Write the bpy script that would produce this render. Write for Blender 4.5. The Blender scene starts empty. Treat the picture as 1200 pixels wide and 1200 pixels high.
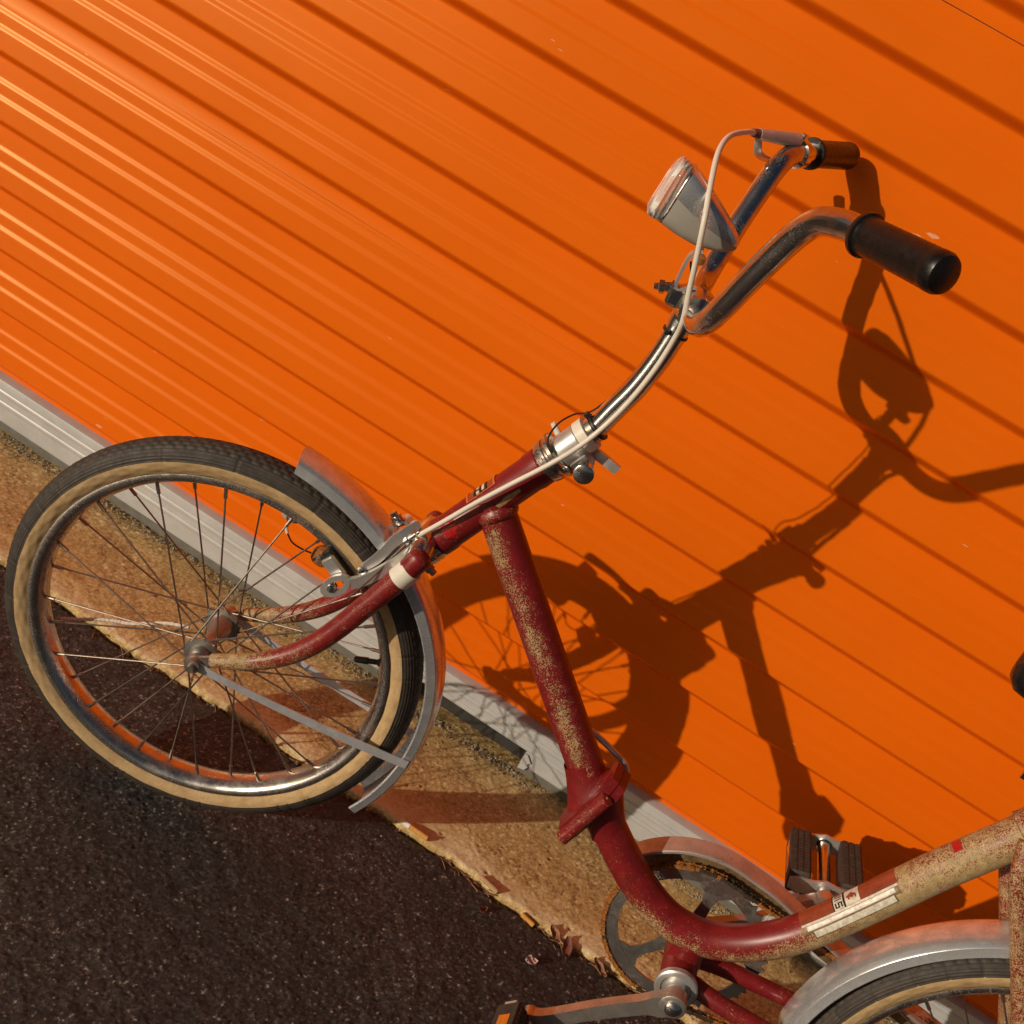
import bpy, math, random
import numpy as np
from mathutils import Vector, Matrix

random.seed(7)
rng = np.random.default_rng(11)
SC = bpy.context.scene
COL = SC.collection

# ------------------------------------------------------------------ camera
CAM_POS = (0.32854, -0.93437, 1.13734)
CAM_X = (0.84058, 0.32717, 0.43172)
CAM_Y = (-0.53437, 0.37030, 0.75982)
CAM_F = (-0.08873, 0.86939, -0.48610)
cd = bpy.data.cameras.new('camera')
cam = bpy.data.objects.new('camera', cd)
COL.objects.link(cam)
cd.sensor_width = 36.0
cd.lens = 36.0 * 1305.35 / 1200.0
cd.clip_start = 0.02
cd.clip_end = 500.0
cam.matrix_world = Matrix(((CAM_X[0], CAM_Y[0], -CAM_F[0], CAM_POS[0]),
                           (CAM_X[1], CAM_Y[1], -CAM_F[1], CAM_POS[1]),
                           (CAM_X[2], CAM_Y[2], -CAM_F[2], CAM_POS[2]),
                           (0, 0, 0, 1)))
SC.camera = cam

# ------------------------------------------------------------------ light
SUN_AZ, SUN_EL = 0.700, 0.2616            # direction the light travels: from +y towards +x, downwards
SDIR = Vector((math.cos(SUN_EL) * math.sin(SUN_AZ), math.cos(SUN_EL) * math.cos(SUN_AZ), -math.sin(SUN_EL)))
W = bpy.data.worlds.new('World')
SC.world = W
W.use_nodes = True
wn = W.node_tree
sky = wn.nodes.new('ShaderNodeTexSky')
sky.sky_type = 'NISHITA'
sky.sun_disc = False
sky.sun_elevation = SUN_EL
sky.dust_density = 4.0
sky.ozone_density = 0.6
sky.sun_rotation = math.atan2(-SDIR.x, -SDIR.y)
bg = wn.nodes['Background']
bg.inputs['Strength'].default_value = 0.05
wn.links.new(sky.outputs['Color'], bg.inputs['Color'])
sl = bpy.data.lights.new('sun', 'SUN')
sl.energy = 5.0
sl.angle = math.radians(0.53)
sl.color = (1.0, 0.86, 0.68)
sun = bpy.data.objects.new('sun', sl)
COL.objects.link(sun)
sun.rotation_euler = SDIR.to_track_quat('-Z', 'Y').to_euler()
sun.location = (-3, -4, 3)
SC.view_settings.view_transform = 'Standard'
SC.view_settings.look = 'None'
SC.view_settings.exposure = -0.87
SC.view_settings.gamma = 1.0
SC.view_settings.use_curve_mapping = False

# ------------------------------------------------------------------ materials
def mat_new(name):
    m = bpy.data.materials.new(name)
    m.use_nodes = True
    nt = m.node_tree
    return m, nt, nt.nodes['Principled BSDF']

def N(nt, kind, **kw):
    n = nt.nodes.new(kind)
    for k, v in kw.items():
        if k in n.inputs:
            n.inputs[k].default_value = v
        else:
            setattr(n, k, v)
    return n

def coord(nt):
    return N(nt, 'ShaderNodeTexCoord').outputs['Object']

def noise(nt, scale, detail=4.0, rough=0.55, vec=None):
    n = N(nt, 'ShaderNodeTexNoise')
    n.inputs['Scale'].default_value = scale
    n.inputs['Detail'].default_value = detail
    n.inputs['Roughness'].default_value = rough
    nt.links.new(vec if vec is not None else coord(nt), n.inputs['Vector'])
    return n.outputs['Fac']

def ramp(nt, fac, stops):
    r = N(nt, 'ShaderNodeValToRGB')
    els = r.color_ramp.elements
    while len(els) < len(stops):
        els.new(0.5)
    for e, (p, c) in zip(els, stops):
        e.position = p
        e.color = (*c, 1.0) if len(c) == 3 else c
    nt.links.new(fac, r.inputs['Fac'])
    return r.outputs['Color']

def mathn(nt, op, a, b=None, clamp=False):
    n = N(nt, 'ShaderNodeMath', operation=op)
    n.use_clamp = clamp
    for i, x in enumerate((a, b)):
        if x is None:
            continue
        if isinstance(x, (int, float)):
            n.inputs[i].default_value = x
        else:
            nt.links.new(x, n.inputs[i])
    return n.outputs[0]

def mix(nt, fac, a, b):
    n = N(nt, 'ShaderNodeMix', data_type='RGBA')
    if isinstance(fac, (int, float)):
        n.inputs[0].default_value = fac
    else:
        nt.links.new(fac, n.inputs[0])
    for i, x in ((6, a), (7, b)):
        if isinstance(x, tuple):
            n.inputs[i].default_value = (*x, 1.0)
        else:
            nt.links.new(x, n.inputs[i])
    return n.outputs[2]

def bump(nt, bs, height, strength=0.3, dist=0.001):
    b = N(nt, 'ShaderNodeBump')
    b.inputs['Strength'].default_value = strength
    b.inputs['Distance'].default_value = dist
    nt.links.new(height, b.inputs['Height'])
    nt.links.new(b.outputs['Normal'], bs.inputs['Normal'])

def simple(name, base, rough=0.5, metal=0.0, var=0.12, vscale=40.0, bscale=0.0, bstr=0.2, bdist=0.0005, rvar=0.1, spec=0.5):
    """plain procedural material: base colour with mottling, roughness variation, optional fine relief"""
    m, nt, bs = mat_new(name)
    f = noise(nt, vscale, 6.0, 0.65)
    lo = tuple(max(0.0, c * (1 - var)) for c in base)
    hi = tuple(min(1.0, c * (1 + var)) for c in base)
    nt.links.new(ramp(nt, f, [(0.3, lo), (0.7, hi)]), bs.inputs['Base Color'])
    bs.inputs['Metallic'].default_value = metal
    bs.inputs['Specular IOR Level'].default_value = spec
    r2 = noise(nt, vscale * 1.7, 5.0, 0.6)
    a, b = max(0.02, rough - rvar), min(1.0, rough + rvar)
    nt.links.new(ramp(nt, r2, [(0.3, (a, a, a)), (0.7, (b, b, b))]), bs.inputs['Roughness'])
    if bscale:
        bump(nt, bs, noise(nt, bscale, 3.0), bstr, bdist)
    return m

def chrome_mat(name, base, rough, rust=0.0, rvar=0.06, haze=0.25, scratch=True, metal=1.0):
    """bare metal with smudges, pitting and optional rust freckles"""
    m, nt, bs = mat_new(name)
    bs.inputs['Metallic'].default_value = metal
    sm = noise(nt, 45.0, 6.0, 0.7)
    dull = tuple(c * 0.72 for c in base)
    col = ramp(nt, sm, [(0.35, dull), (0.62, base)])
    rg = ramp(nt, sm, [(0.3, (min(1, rough + haze),) * 3), (0.55, (rough,) * 3), (0.8, (rough + rvar,) * 3)])
    if rust > 0:
        sp = noise(nt, 620.0, 4.0, 0.75)
        patch = noise(nt, 28.0, 3.0, 0.6)
        k = mathn(nt, 'ADD', mathn(nt, 'MULTIPLY', sp, 0.6), mathn(nt, 'MULTIPLY', patch, 0.4))
        msk = ramp(nt, k, [(0.60 - rust * 0.12, (0, 0, 0)), (0.66 - rust * 0.12, (1, 1, 1))])
        col = mix(nt, msk, col, (0.16, 0.065, 0.025))
        rg = mix(nt, msk, rg, (0.8, 0.8, 0.8))
        nt.links.new(mathn(nt, 'MULTIPLY', mathn(nt, 'SUBTRACT', 1.0, msk), metal), bs.inputs['Metallic'])
    nt.links.new(col, bs.inputs['Base Color'])
    nt.links.new(rg, bs.inputs['Roughness'])
    if scratch:
        mp = N(nt, 'ShaderNodeMapping')
        mp.inputs['Scale'].default_value = (60.0, 900.0, 420.0)
        mp.inputs['Rotation'].default_value = (0.4, 0.3, 0.5)
        nt.links.new(coord(nt), mp.inputs['Vector'])
        sc = noise(nt, 1.0, 4.0, 0.7, mp.outputs['Vector'])
        bump(nt, bs, mathn(nt, 'ADD', noise(nt, 300.0, 5.0, 0.7), mathn(nt, 'MULTIPLY', sc, 1.2)), 0.12, 0.0004)
    return m

def paint_mat(name, red, dark, chip, chip2):
    """old bicycle enamel; point attribute 'wear' says how much of it is gone"""
    m, nt, bs = mat_new(name)
    at = N(nt, 'ShaderNodeAttribute', attribute_name='wear')
    sp = noise(nt, 700.0, 3.0, 0.7)
    sp2 = noise(nt, 170.0, 4.0, 0.7)
    big = noise(nt, 38.0, 3.0, 0.6)
    k = mathn(nt, 'ADD', mathn(nt, 'MULTIPLY', sp, 0.62), mathn(nt, 'ADD', mathn(nt, 'MULTIPLY', sp2, 0.22), mathn(nt, 'MULTIPLY', big, 0.16)))
    k = mathn(nt, 'ADD', k, mathn(nt, 'MULTIPLY', mathn(nt, 'SUBTRACT', at.outputs['Fac'], 0.5), 0.42))
    msk = ramp(nt, k, [(0.50, (0, 0, 0)), (0.545, (1, 1, 1))])
    base = ramp(nt, noise(nt, 60.0, 5.0, 0.6), [(0.3, dark), (0.7, red)])
    ch = ramp(nt, noise(nt, 120.0, 4.0, 0.6), [(0.3, chip2), (0.7, chip)])
    nt.links.new(mix(nt, msk, base, ch), bs.inputs['Base Color'])
    nt.links.new(mix(nt, msk, (0.36, 0.36, 0.36), (0.62, 0.62, 0.62)), bs.inputs['Roughness'])
    h = mathn(nt, 'SUBTRACT', mathn(nt, 'MULTIPLY', noise(nt, 420.0, 3.0), 0.4), msk)
    bump(nt, bs, h, 0.25, 0.0004)
    bs.inputs['Specular IOR Level'].default_value = 0.5
    return m

def orange_mat():
    m, nt, bs = mat_new('orange_door_paint')
    c = coord(nt)
    f = noise(nt, 3.0, 5.0, 0.6)
    mp = N(nt, 'ShaderNodeMapping')
    mp.inputs['Scale'].default_value = (2.0, 1.0, 260.0)
    nt.links.new(c, mp.inputs['Vector'])
    st = noise(nt, 1.0, 3.0, 0.6, mp.outputs['Vector'])
    col = ramp(nt, f, [(0.3, (0.76, 0.130, 0.0028)), (0.7, (0.80, 0.145, 0.0034))])
    # short pale scuffs where the paint has been scratched
    mp2 = N(nt, 'ShaderNodeMapping')
    mp2.inputs['Scale'].default_value = (38.0, 1.0, 190.0)
    mp2.inputs['Rotation'].default_value = (0, math.radians(18), 0)
    nt.links.new(c, mp2.inputs['Vector'])
    sc = noise(nt, 1.0, 2.0, 0.5, mp2.outputs['Vector'])
    gate = noise(nt, 9.0, 1.0, 0.5)
    k = mathn(nt, 'ADD', mathn(nt, 'MULTIPLY', sc, 0.6), mathn(nt, 'MULTIPLY', gate, 0.4))
    msk = ramp(nt, k, [(0.695, (0, 0, 0)), (0.715, (1, 1, 1))])
    dust = ramp(nt, noise(nt, 900.0, 2.0, 0.5), [(0.74, (0, 0, 0)), (0.80, (0.35, 0.35, 0.35))])
    col = mix(nt, dust, col, (0.75, 0.38, 0.15))
    col = mix(nt, mathn(nt, 'MULTIPLY', msk, 0.55), col, (0.85, 0.55, 0.35))
    nt.links.new(col, bs.inputs['Base Color'])
    nt.links.new(ramp(nt, f, [(0.3, (0.30,) * 3), (0.7, (0.35,) * 3)]), bs.inputs['Roughness'])
    bs.inputs['Specular IOR Level'].default_value = 0.38
    bs.inputs['Specular Tint'].default_value = (1.0, 0.62, 0.22, 1)
    bump(nt, bs, noise(nt, 1100.0, 2.0), 0.05, 0.0003)
    return m

def ground_mat(name, stops, rough, bscale, bstr, bdist, tint=None, spark=0.0):
    """point attribute 'tone' carries the colour of each grain"""
    m, nt, bs = mat_new(name)
    at = N(nt, 'ShaderNodeAttribute', attribute_name='tone')
    fine = noise(nt, 900.0, 4.0, 0.7)
    vo = N(nt, 'ShaderNodeTexVoronoi')
    vo.inputs['Scale'].default_value = 520.0
    nt.links.new(coord(nt), vo.inputs['Vector'])
    sx = N(nt, 'ShaderNodeSeparateColor')
    nt.links.new(vo.outputs['Color'], sx.inputs[0])
    spk = mathn(nt, 'POWER', sx.outputs[0], 3.0)
    k = mathn(nt, 'ADD', at.outputs['Fac'], mathn(nt, 'MULTIPLY', mathn(nt, 'SUBTRACT', fine, 0.5), 0.6))
    k = mathn(nt, 'ADD', k, mathn(nt, 'MULTIPLY', mathn(nt, 'SUBTRACT', spk, 0.25), spark), clamp=True)
    col = ramp(nt, k, stops)
    if tint:
        big = noise(nt, 7.0, 5.0, 0.6)
        col = mix(nt, ramp(nt, big, [(0.45, (0, 0, 0)), (0.7, (0.6, 0.6, 0.6))]), col, tint)
    nt.links.new(col, bs.inputs['Base Color'])
    rr = ramp(nt, noise(nt, 700.0, 2.0), [(0.35, (max(0.05, rough - 0.25),) * 3), (0.65, (rough,) * 3)])
    nt.links.new(rr, bs.inputs['Roughness'])
    bump(nt, bs, noise(nt, bscale, 5.0, 0.7), bstr, bdist)
    return m

M = {}
M['orange'] = orange_mat()
M['rail'] = simple('grey_rail_paint', (0.53, 0.54, 0.54), 0.36, 0.15, 0.10, 22, 0, 0.08, 0.0004, 0.04)
M['seal'] = simple('rubber_seal', (0.035, 0.033, 0.03), 0.8, 0, 0.3, 60, 300, 0.4)  # black that stands in for the shade inside the rail cut-out
M['red'] = paint_mat('worn_red_enamel', (0.235, 0.012, 0.013), (0.155, 0.008, 0.010), (0.52, 0.38, 0.19), (0.31, 0.215, 0.09))
M['red2'] = simple('fresh_red_enamel', (0.42, 0.012, 0.012), 0.3, 0, 0.1, 80)
M['chrome'] = chrome_mat('worn_chrome', (0.66, 0.63, 0.60), 0.09, 0.25)
M['chrome_clean'] = chrome_mat('bright_chrome', (0.72, 0.70, 0.68), 0.07, 0.0)
M['lamp_chrome'] = chrome_mat('hazy_lamp_chrome', (0.80, 0.80, 0.82), 0.20, 0.0, 0.08, 0.2, metal=0.8)
M['crank'] = chrome_mat('worn_crank_chrome', (0.60, 0.55, 0.51), 0.30, 0.32, metal=0.85)
M['guard'] = chrome_mat('dusty_guard_metal', (0.60, 0.54, 0.51), 0.40, 0.12, metal=0.65)
M['rim'] = chrome_mat('pitted_rim_chrome', (0.68, 0.64, 0.60), 0.21, 0.22)
M['alu'] = chrome_mat('dull_aluminium', (0.72, 0.70, 0.68), 0.36, 0.0, 0.08, 0.18, metal=0.75)
M['fender'] = chrome_mat('scuffed_fender_aluminium', (0.84, 0.85, 0.88), 0.20, 0.0, 0.12, 0.16, metal=0.72)
M['steel'] = chrome_mat('greasy_steel', (0.46, 0.43, 0.40), 0.42, 0.30)
M['stay'] = chrome_mat('satin_stay_aluminium', (0.78, 0.78, 0.82), 0.36, 0.0, 0.1, 0.15, metal=0.55)
M['spoke'] = chrome_mat('dull_spoke_steel', (0.42, 0.38, 0.34), 0.28, 0.3, scratch=False)
M['rust'] = simple('rusty_chain', (0.33, 0.120, 0.022), 0.75, 0.2, 0.65, 260, 600, 0.5, 0.0006)
M['chainsteel'] = simple('oily_chain_steel', (0.10, 0.075, 0.05), 0.45, 0.6, 0.5, 260, 600, 0.4, 0.0006)
M['tread'] = simple('black_tyre_rubber', (0.042, 0.032, 0.025), 0.66, 0, 0.45, 90, 700, 0.25, 0.0004)
M['grip'] = simple('black_grip_plastic', (0.009, 0.007, 0.006), 0.32, 0, 0.3, 120, 260, 0.12, 0.0005)
M['black'] = simple('black_plastic', (0.012, 0.011, 0.010), 0.45, 0, 0.3, 90)
M['pedal'] = simple('dusty_pedal_rubber', (0.050, 0.036, 0.028), 0.7, 0, 0.4, 150, 500, 0.3)
M['white'] = simple('yellowed_white_plastic', (0.76, 0.70, 0.60), 0.40, 0, 0.06, 60)
M['grey_plastic'] = simple('grey_lamp_plastic', (0.36, 0.34, 0.29), 0.45, 0, 0.06, 60)
M['reflector'] = simple('amber_reflector', (0.75, 0.20, 0.01), 0.2, 0, 0.15, 200, 900, 0.6, 0.001)
M['decal_white'] = simple('worn_white_decal', (0.62, 0.57, 0.47), 0.45, 0, 0.35, 190)
M['decal_silver'] = simple('silver_decal', (0.36, 0.33, 0.30), 0.45, 0.45, 0.15, 150)
M['decal_red'] = simple('brown_red_decal', (0.30, 0.07, 0.035), 0.22, 0.2, 0.2, 90)
M['decal_black'] = simple('black_decal', (0.015, 0.012, 0.010), 0.4, 0, 0.2, 90)
M['decal_orange'] = simple('orange_decal', (0.62, 0.12, 0.03), 0.35, 0, 0.1, 90)
M['grime'] = simple('brown_grease', (0.17, 0.105, 0.045), 0.5, 0.2, 0.5, 120, 500, 0.3)
M['seal_grey'] = simple('grey_rubber_strip', (0.15, 0.14, 0.12), 0.7, 0, 0.2, 60)
M['cord'] = simple('pale_frayed_cord', (0.72, 0.64, 0.55), 0.85, 0, 0.3, 500, 900, 0.5)
M['leather'] = simple('black_saddle_vinyl', (0.010, 0.009, 0.009), 0.25, 0, 0.3, 70, 240, 0.15)
M['chip'] = simple('bare_primer', (0.40, 0.24, 0.11), 0.6, 0.1, 0.3, 220)
M['paper'] = simple('cigarette_paper', (0.78, 0.75, 0.70), 0.8, 0, 0.08, 200)
M['filter'] = simple('cork_filter_paper', (0.62, 0.30, 0.07), 0.7, 0, 0.25, 600)
M['filter_old'] = simple('weathered_filter', (0.42, 0.26, 0.14), 0.8, 0, 0.3, 400)
M['leaf'] = simple('dry_brown_leaf', (0.24, 0.115, 0.06), 0.75, 0, 0.4, 140, 300, 0.3)
M['scrap'] = simple('pale_pink_scrap', (0.55, 0.40, 0.37), 0.7, 0, 0.15, 90)
M['scrap_red'] = simple('dull_red_scrap', (0.17, 0.06, 0.04), 0.7, 0, 0.2, 90)
M['grit'] = simple('grit', (0.34, 0.29, 0.22), 0.7, 0, 0.6, 150)
M['asphalt'] = ground_mat('coarse_asphalt', [(0.0, (0.012, 0.010, 0.0095)), (0.45, (0.042, 0.034, 0.031)), (0.8, (0.120, 0.100, 0.090)), (1.0, (0.50, 0.46, 0.41))], 0.50, 1500, 0.9, 0.0016, None, 0.42)
M['concrete'] = ground_mat('sandy_concrete', [(0.0, (0.13, 0.070, 0.022)), (0.35, (0.55, 0.36, 0.135)), (0.7, (0.80, 0.585, 0.265)), (1.0, (0.94, 0.84, 0.54))], 0.85, 1300, 0.8, 0.0016, (0.62, 0.39, 0.13), 0.40)

# tan sidewall with fine casing threads and dirt
def tan_mat():
    m, nt, bs = mat_new('tan_sidewall_rubber')
    f = noise(nt, 55.0, 6.0, 0.7)
    g = noise(nt, 420.0, 4.0, 0.7)
    base = ramp(nt, f, [(0.25, (0.36, 0.225, 0.10)), (0.6, (0.56, 0.38, 0.19))])
    dirt = ramp(nt, mathn(nt, 'ADD', mathn(nt, 'MULTIPLY', g, 0.6), mathn(nt, 'MULTIPLY', f, 0.4)), [(0.56, (0, 0, 0)), (0.70, (0.8, 0.8, 0.8))])
    nt.links.new(mix(nt, dirt, base, (0.14, 0.075, 0.03)), bs.inputs['Base Color'])
    bs.inputs['Roughness'].default_value = 0.75
    bump(nt, bs, g, 0.35, 0.0006)
    return m
M['tan'] = tan_mat()

def glass_mat():
    """thin clear moulded plastic: mostly see-through, glossy by Fresnel, faintly milky"""
    m, nt, bs = mat_new('clear_lamp_lens')
    w = N(nt, 'ShaderNodeTexWave')
    w.inputs['Scale'].default_value = 75.0
    nt.links.new(coord(nt), w.inputs['Vector'])
    bs.inputs['Base Color'].default_value = (0.92, 0.91, 0.88, 1)
    bs.inputs['Roughness'].default_value = 0.04
    bump(nt, bs, w.outputs['Fac'], 0.7, 0.0012)
    tr = N(nt, 'ShaderNodeBsdfTransparent')
    tr.inputs['Color'].default_value = (0.97, 0.96, 0.94, 1)
    fr_ = N(nt, 'ShaderNodeFresnel')
    fr_.inputs['IOR'].default_value = 1.5
    fac = mathn(nt, 'ADD', mathn(nt, 'MULTIPLY', fr_.outputs[0], 1.0), 0.14, clamp=True)
    mx = N(nt, 'ShaderNodeMixShader')
    nt.links.new(fac, mx.inputs[0])
    nt.links.new(tr.outputs[0], mx.inputs[1])
    nt.links.new(bs.outputs[0], mx.inputs[2])
    nt.links.new(mx.outputs[0], nt.nodes['Material Output'].inputs['Surface'])
    return m
M['glass'] = glass_mat()

# ------------------------------------------------------------------ mesh helpers
def join(*parts):
    V, F, off = [], [], 0
    for v, f in parts:
        v = np.asarray(v, float).reshape(-1, 3)
        V.append(v)
        F += [tuple(i + off for i in q) for q in f]
        off += len(v)
    return np.concatenate(V), F

def mesh_of(name, VF, mats, wear=None, attr='wear', idx=None, sharp=38):
    V, F = VF
    me = bpy.data.meshes.new(name)
    me.from_pydata([tuple(map(float, v)) for v in V], [], [tuple(int(i) for i in f) for f in F])
    for m in (mats if isinstance(mats, (list, tuple)) else [mats]):
        me.materials.append(m)
    if idx is not None:
        me.polygons.foreach_set('material_index', np.asarray(idx, np.int32))
    me.polygons.foreach_set('use_smooth', np.ones(len(F), bool))
    if sharp:
        me.set_sharp_from_angle(angle=math.radians(sharp))
    if wear is not None:
        a = me.attributes.new(attr, 'FLOAT', 'POINT')
        a.data.foreach_set('value', np.asarray(wear, np.float32))
    me.update()
    return me

def link(name, me, parent=None):
    o = bpy.data.objects.new(name, me)
    COL.objects.link(o)
    if parent is not None:
        o.parent = parent
    return o

def tag(o, label=None, cat=None, group=None, kind=None):
    if label: o['label'] = label
    if cat: o['category'] = cat
    if group: o['group'] = group
    if kind: o['kind'] = kind
    return o

def spline(P, per=8):
    P = np.asarray(P, float)
    if len(P) < 3:
        return P
    Q = np.vstack([2 * P[0] - P[1], P, 2 * P[-1] - P[-2]])
    out = []
    for i in range(1, len(Q) - 2):
        p0, p1, p2, p3 = Q[i - 1:i + 3]
        for t in np.linspace(0, 1, per, endpoint=False):
            out.append(0.5 * ((2 * p1) + (-p0 + p2) * t + (2 * p0 - 5 * p1 + 4 * p2 - p3) * t * t + (-p0 + 3 * p1 - 3 * p2 + p3) * t ** 3))
    out.append(P[-1])
    return np.array(out)

def frames(P, up=(0, 1, 0)):
    P = np.asarray(P, float)
    T = np.gradient(P, axis=0)
    T /= np.linalg.norm(T, axis=1)[:, None] + 1e-12
    u = np.asarray(up, float)
    if abs(T[0] @ u) > 0.95:
        u = np.array([1.0, 0, 0])
    A = np.cross(T[0], u); A /= np.linalg.norm(A)
    As = [A]
    for t in T[1:]:
        A = A - t * (A @ t)
        A /= np.linalg.norm(A)
        As.append(A)
    As = np.array(As)
    return T, As, np.cross(T, As)

def tube(P, r, seg=14, caps=True, per=0, ell=1.0):
    """swept round bar; r scalar or list per point"""
    P = np.asarray(P, float)
    r = np.full(len(P), float(r)) if np.isscalar(r) else np.asarray(r, float)
    if per:
        rr = spline(np.stack([r, r * 0, r * 0], 1), per)[:, 0] if len(P) > 2 else r
        P = spline(P, per); r = rr
    T, A, B = frames(P)
    a = np.linspace(0, 2 * np.pi, seg, endpoint=False)
    V = (P[:, None] + r[:, None, None] * (np.cos(a)[None, :, None] * A[:, None] + ell * np.sin(a)[None, :, None] * B[:, None])).reshape(-1, 3)
    n = len(P)
    F = [(i * seg + j, i * seg + (j + 1) % seg, (i + 1) * seg + (j + 1) % seg, (i + 1) * seg + j) for i in range(n - 1) for j in range(seg)]
    if caps:
        F.append(tuple(reversed(range(seg))))
        F.append(tuple((n - 1) * seg + j for j in range(seg)))
    return V, F

def rod(a, b, r, seg=14):
    return tube([a, b], r, seg)

def lathe(prof, origin, axis, seg=32, closed=False):
    """prof: (distance along axis, radius) points"""
    o = np.asarray(origin, float)
    k = np.asarray(axis, float); k /= np.linalg.norm(k)
    u = np.array([0, 1.0, 0]) if abs(k[1]) < 0.9 else np.array([1.0, 0, 0])
    A = np.cross(k, u); A /= np.linalg.norm(A)
    B = np.cross(k, A)
    a = np.linspace(0, 2 * np.pi, seg, endpoint=False)
    V = []
    for s, r in prof:
        V.append(o + k * s + max(r, 1e-5) * (np.cos(a)[:, None] * A + np.sin(a)[:, None] * B))
    V = np.concatenate(V)
    n = len(prof)
    F = [(i * seg + j, i * seg + (j + 1) % seg, (i + 1) * seg + (j + 1) % seg, (i + 1) * seg + j) for i in range(n - 1) for j in range(seg)]
    if closed:
        F += [((n - 1) * seg + j, (n - 1) * seg + (j + 1) % seg, (j + 1) % seg, j) for j in range(seg)]
    else:
        F.append(tuple(reversed(range(seg))))
        F.append(tuple((n - 1) * seg + j for j in range(seg)))
    return V, F

def frame_of(d, up=(0, 1, 0)):
    d = np.asarray(d, float); d = d / np.linalg.norm(d)
    u = np.asarray(up, float)
    if abs(d @ u) > 0.97: u = np.array([0, 0, 1.0])
    s = np.cross(u, d); s /= np.linalg.norm(s)
    return d, s, np.cross(d, s)

def box(c, size, ex=(1, 0, 0), ey=(0, 1, 0), bev=0.0):
    """bevelled box, size along ex, ey, ex x ey"""
    ex = np.asarray(ex, float); ex /= np.linalg.norm(ex)
    ey = np.asarray(ey, float); ey = ey - ex * (ex @ ey); ey /= np.linalg.norm(ey)
    ez = np.cross(ex, ey)
    h = np.asarray(size, float) / 2
    b = min(bev, h.min() * 0.9)
    if b <= 0:
        V = [(sx * h[0], sy * h[1], sz * h[2]) for sx in (-1, 1) for sy in (-1, 1) for sz in (-1, 1)]
        F = [(0, 1, 3, 2), (4, 6, 7, 5), (0, 4, 5, 1), (2, 3, 7, 6), (0, 2, 6, 4), (1, 5, 7, 3)]
    else:
        V, F, ix = [], [], {}
        for sx in (-1, 1):
            for sy in (-1, 1):
                for sz in (-1, 1):
                    for ax in range(3):
                        p = [sx * (h[0] - b), sy * (h[1] - b), sz * (h[2] - b)]
                        p[ax] += (sx, sy, sz)[ax] * b
                        ix[(sx, sy, sz, ax)] = len(V); V.append(p)
        for ax in range(3):
            o1, o2 = [k for k in range(3) if k != ax]
            for s in (-1, 1):
                q = []
                for a_, b_ in ((-1, -1), (1, -1), (1, 1), (-1, 1)):
                    t = [0, 0, 0]; t[ax] = s; t[o1] = a_; t[o2] = b_
                    q.append(ix[(*t, ax)])
                F.append(tuple(q))
        for ax in range(3):
            o1, o2 = [k for k in range(3) if k != ax]
            for a_ in (-1, 1):
                for b_ in (-1, 1):
                    def key(s, axx):
                        t = [0, 0, 0]; t[ax] = s; t[o1] = a_; t[o2] = b_
                        return ix[(*t, axx)]
                    F.append((key(-1, o1), key(1, o1), key(1, o2), key(-1, o2)))
        for sx in (-1, 1):
            for sy in (-1, 1):
                for sz in (-1, 1):
                    F.append(tuple(ix[(sx, sy, sz, a_)] for a_ in range(3)))
    V = np.asarray(V, float)
    return np.asarray(c, float) + V[:, :1] * ex + V[:, 1:2] * ey + V[:, 2:] * ez, F

def prism(poly, origin, ex, ey, thick, bev=0.0):
    """extrude a 2-D outline (convex or not) by thick along ex x ey, centred"""
    ex = np.asarray(ex, float); ey = np.asarray(ey, float); ez = np.cross(ex, ey)
    p = np.asarray(poly, float); n = len(p)
    lo = np.asarray(origin, float) + p[:, :1] * ex + p[:, 1:] * ey - ez * thick / 2
    hi = lo + ez * thick
    F = [tuple(reversed(range(n))), tuple(range(n, 2 * n))]
    F += [(i, (i + 1) % n, n + (i + 1) % n, n + i) for i in range(n)]
    return np.concatenate([lo, hi]), F

def strip(P, width, thick, side):
    """flat strap swept along P; side = width direction per point or one vector"""
    P = np.asarray(P, float); n = len(P)
    T = np.gradient(P, axis=0); T /= np.linalg.norm(T, axis=1)[:, None]
    S = np.broadcast_to(np.asarray(side, float), P.shape).copy()
    S -= T * (S * T).sum(1)[:, None]; S /= np.linalg.norm(S, axis=1)[:, None]
    U = np.cross(T, S)
    w = np.broadcast_to(np.asarray(width, float), (n,))[:, None] / 2
    t = thick / 2
    V = np.stack([P - S * w - U * t, P + S * w - U * t, P + S * w + U * t, P - S * w + U * t], 1).reshape(-1, 3)
    F = [(4 * i + j, 4 * i + (j + 1) % 4, 4 * i + 4 + (j + 1) % 4, 4 * i + 4 + j) for i in range(n - 1) for j in range(4)]
    F += [(3, 2, 1, 0), tuple(4 * (n - 1) + j for j in range(4))]
    return V, F

def noise1(n, seed, octaves=4, base=6):
    """smooth 1-D noise in [-1, 1]"""
    r = np.random.default_rng(seed); out = np.zeros(n); amp = 1.0; tot = 0
    for o in range(octaves):
        k = base * 2 ** o
        out += amp * np.interp(np.linspace(0, k, n), np.arange(k + 1), r.uniform(-1, 1, k + 1)); tot += amp; amp *= 0.55
    return out / tot

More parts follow.
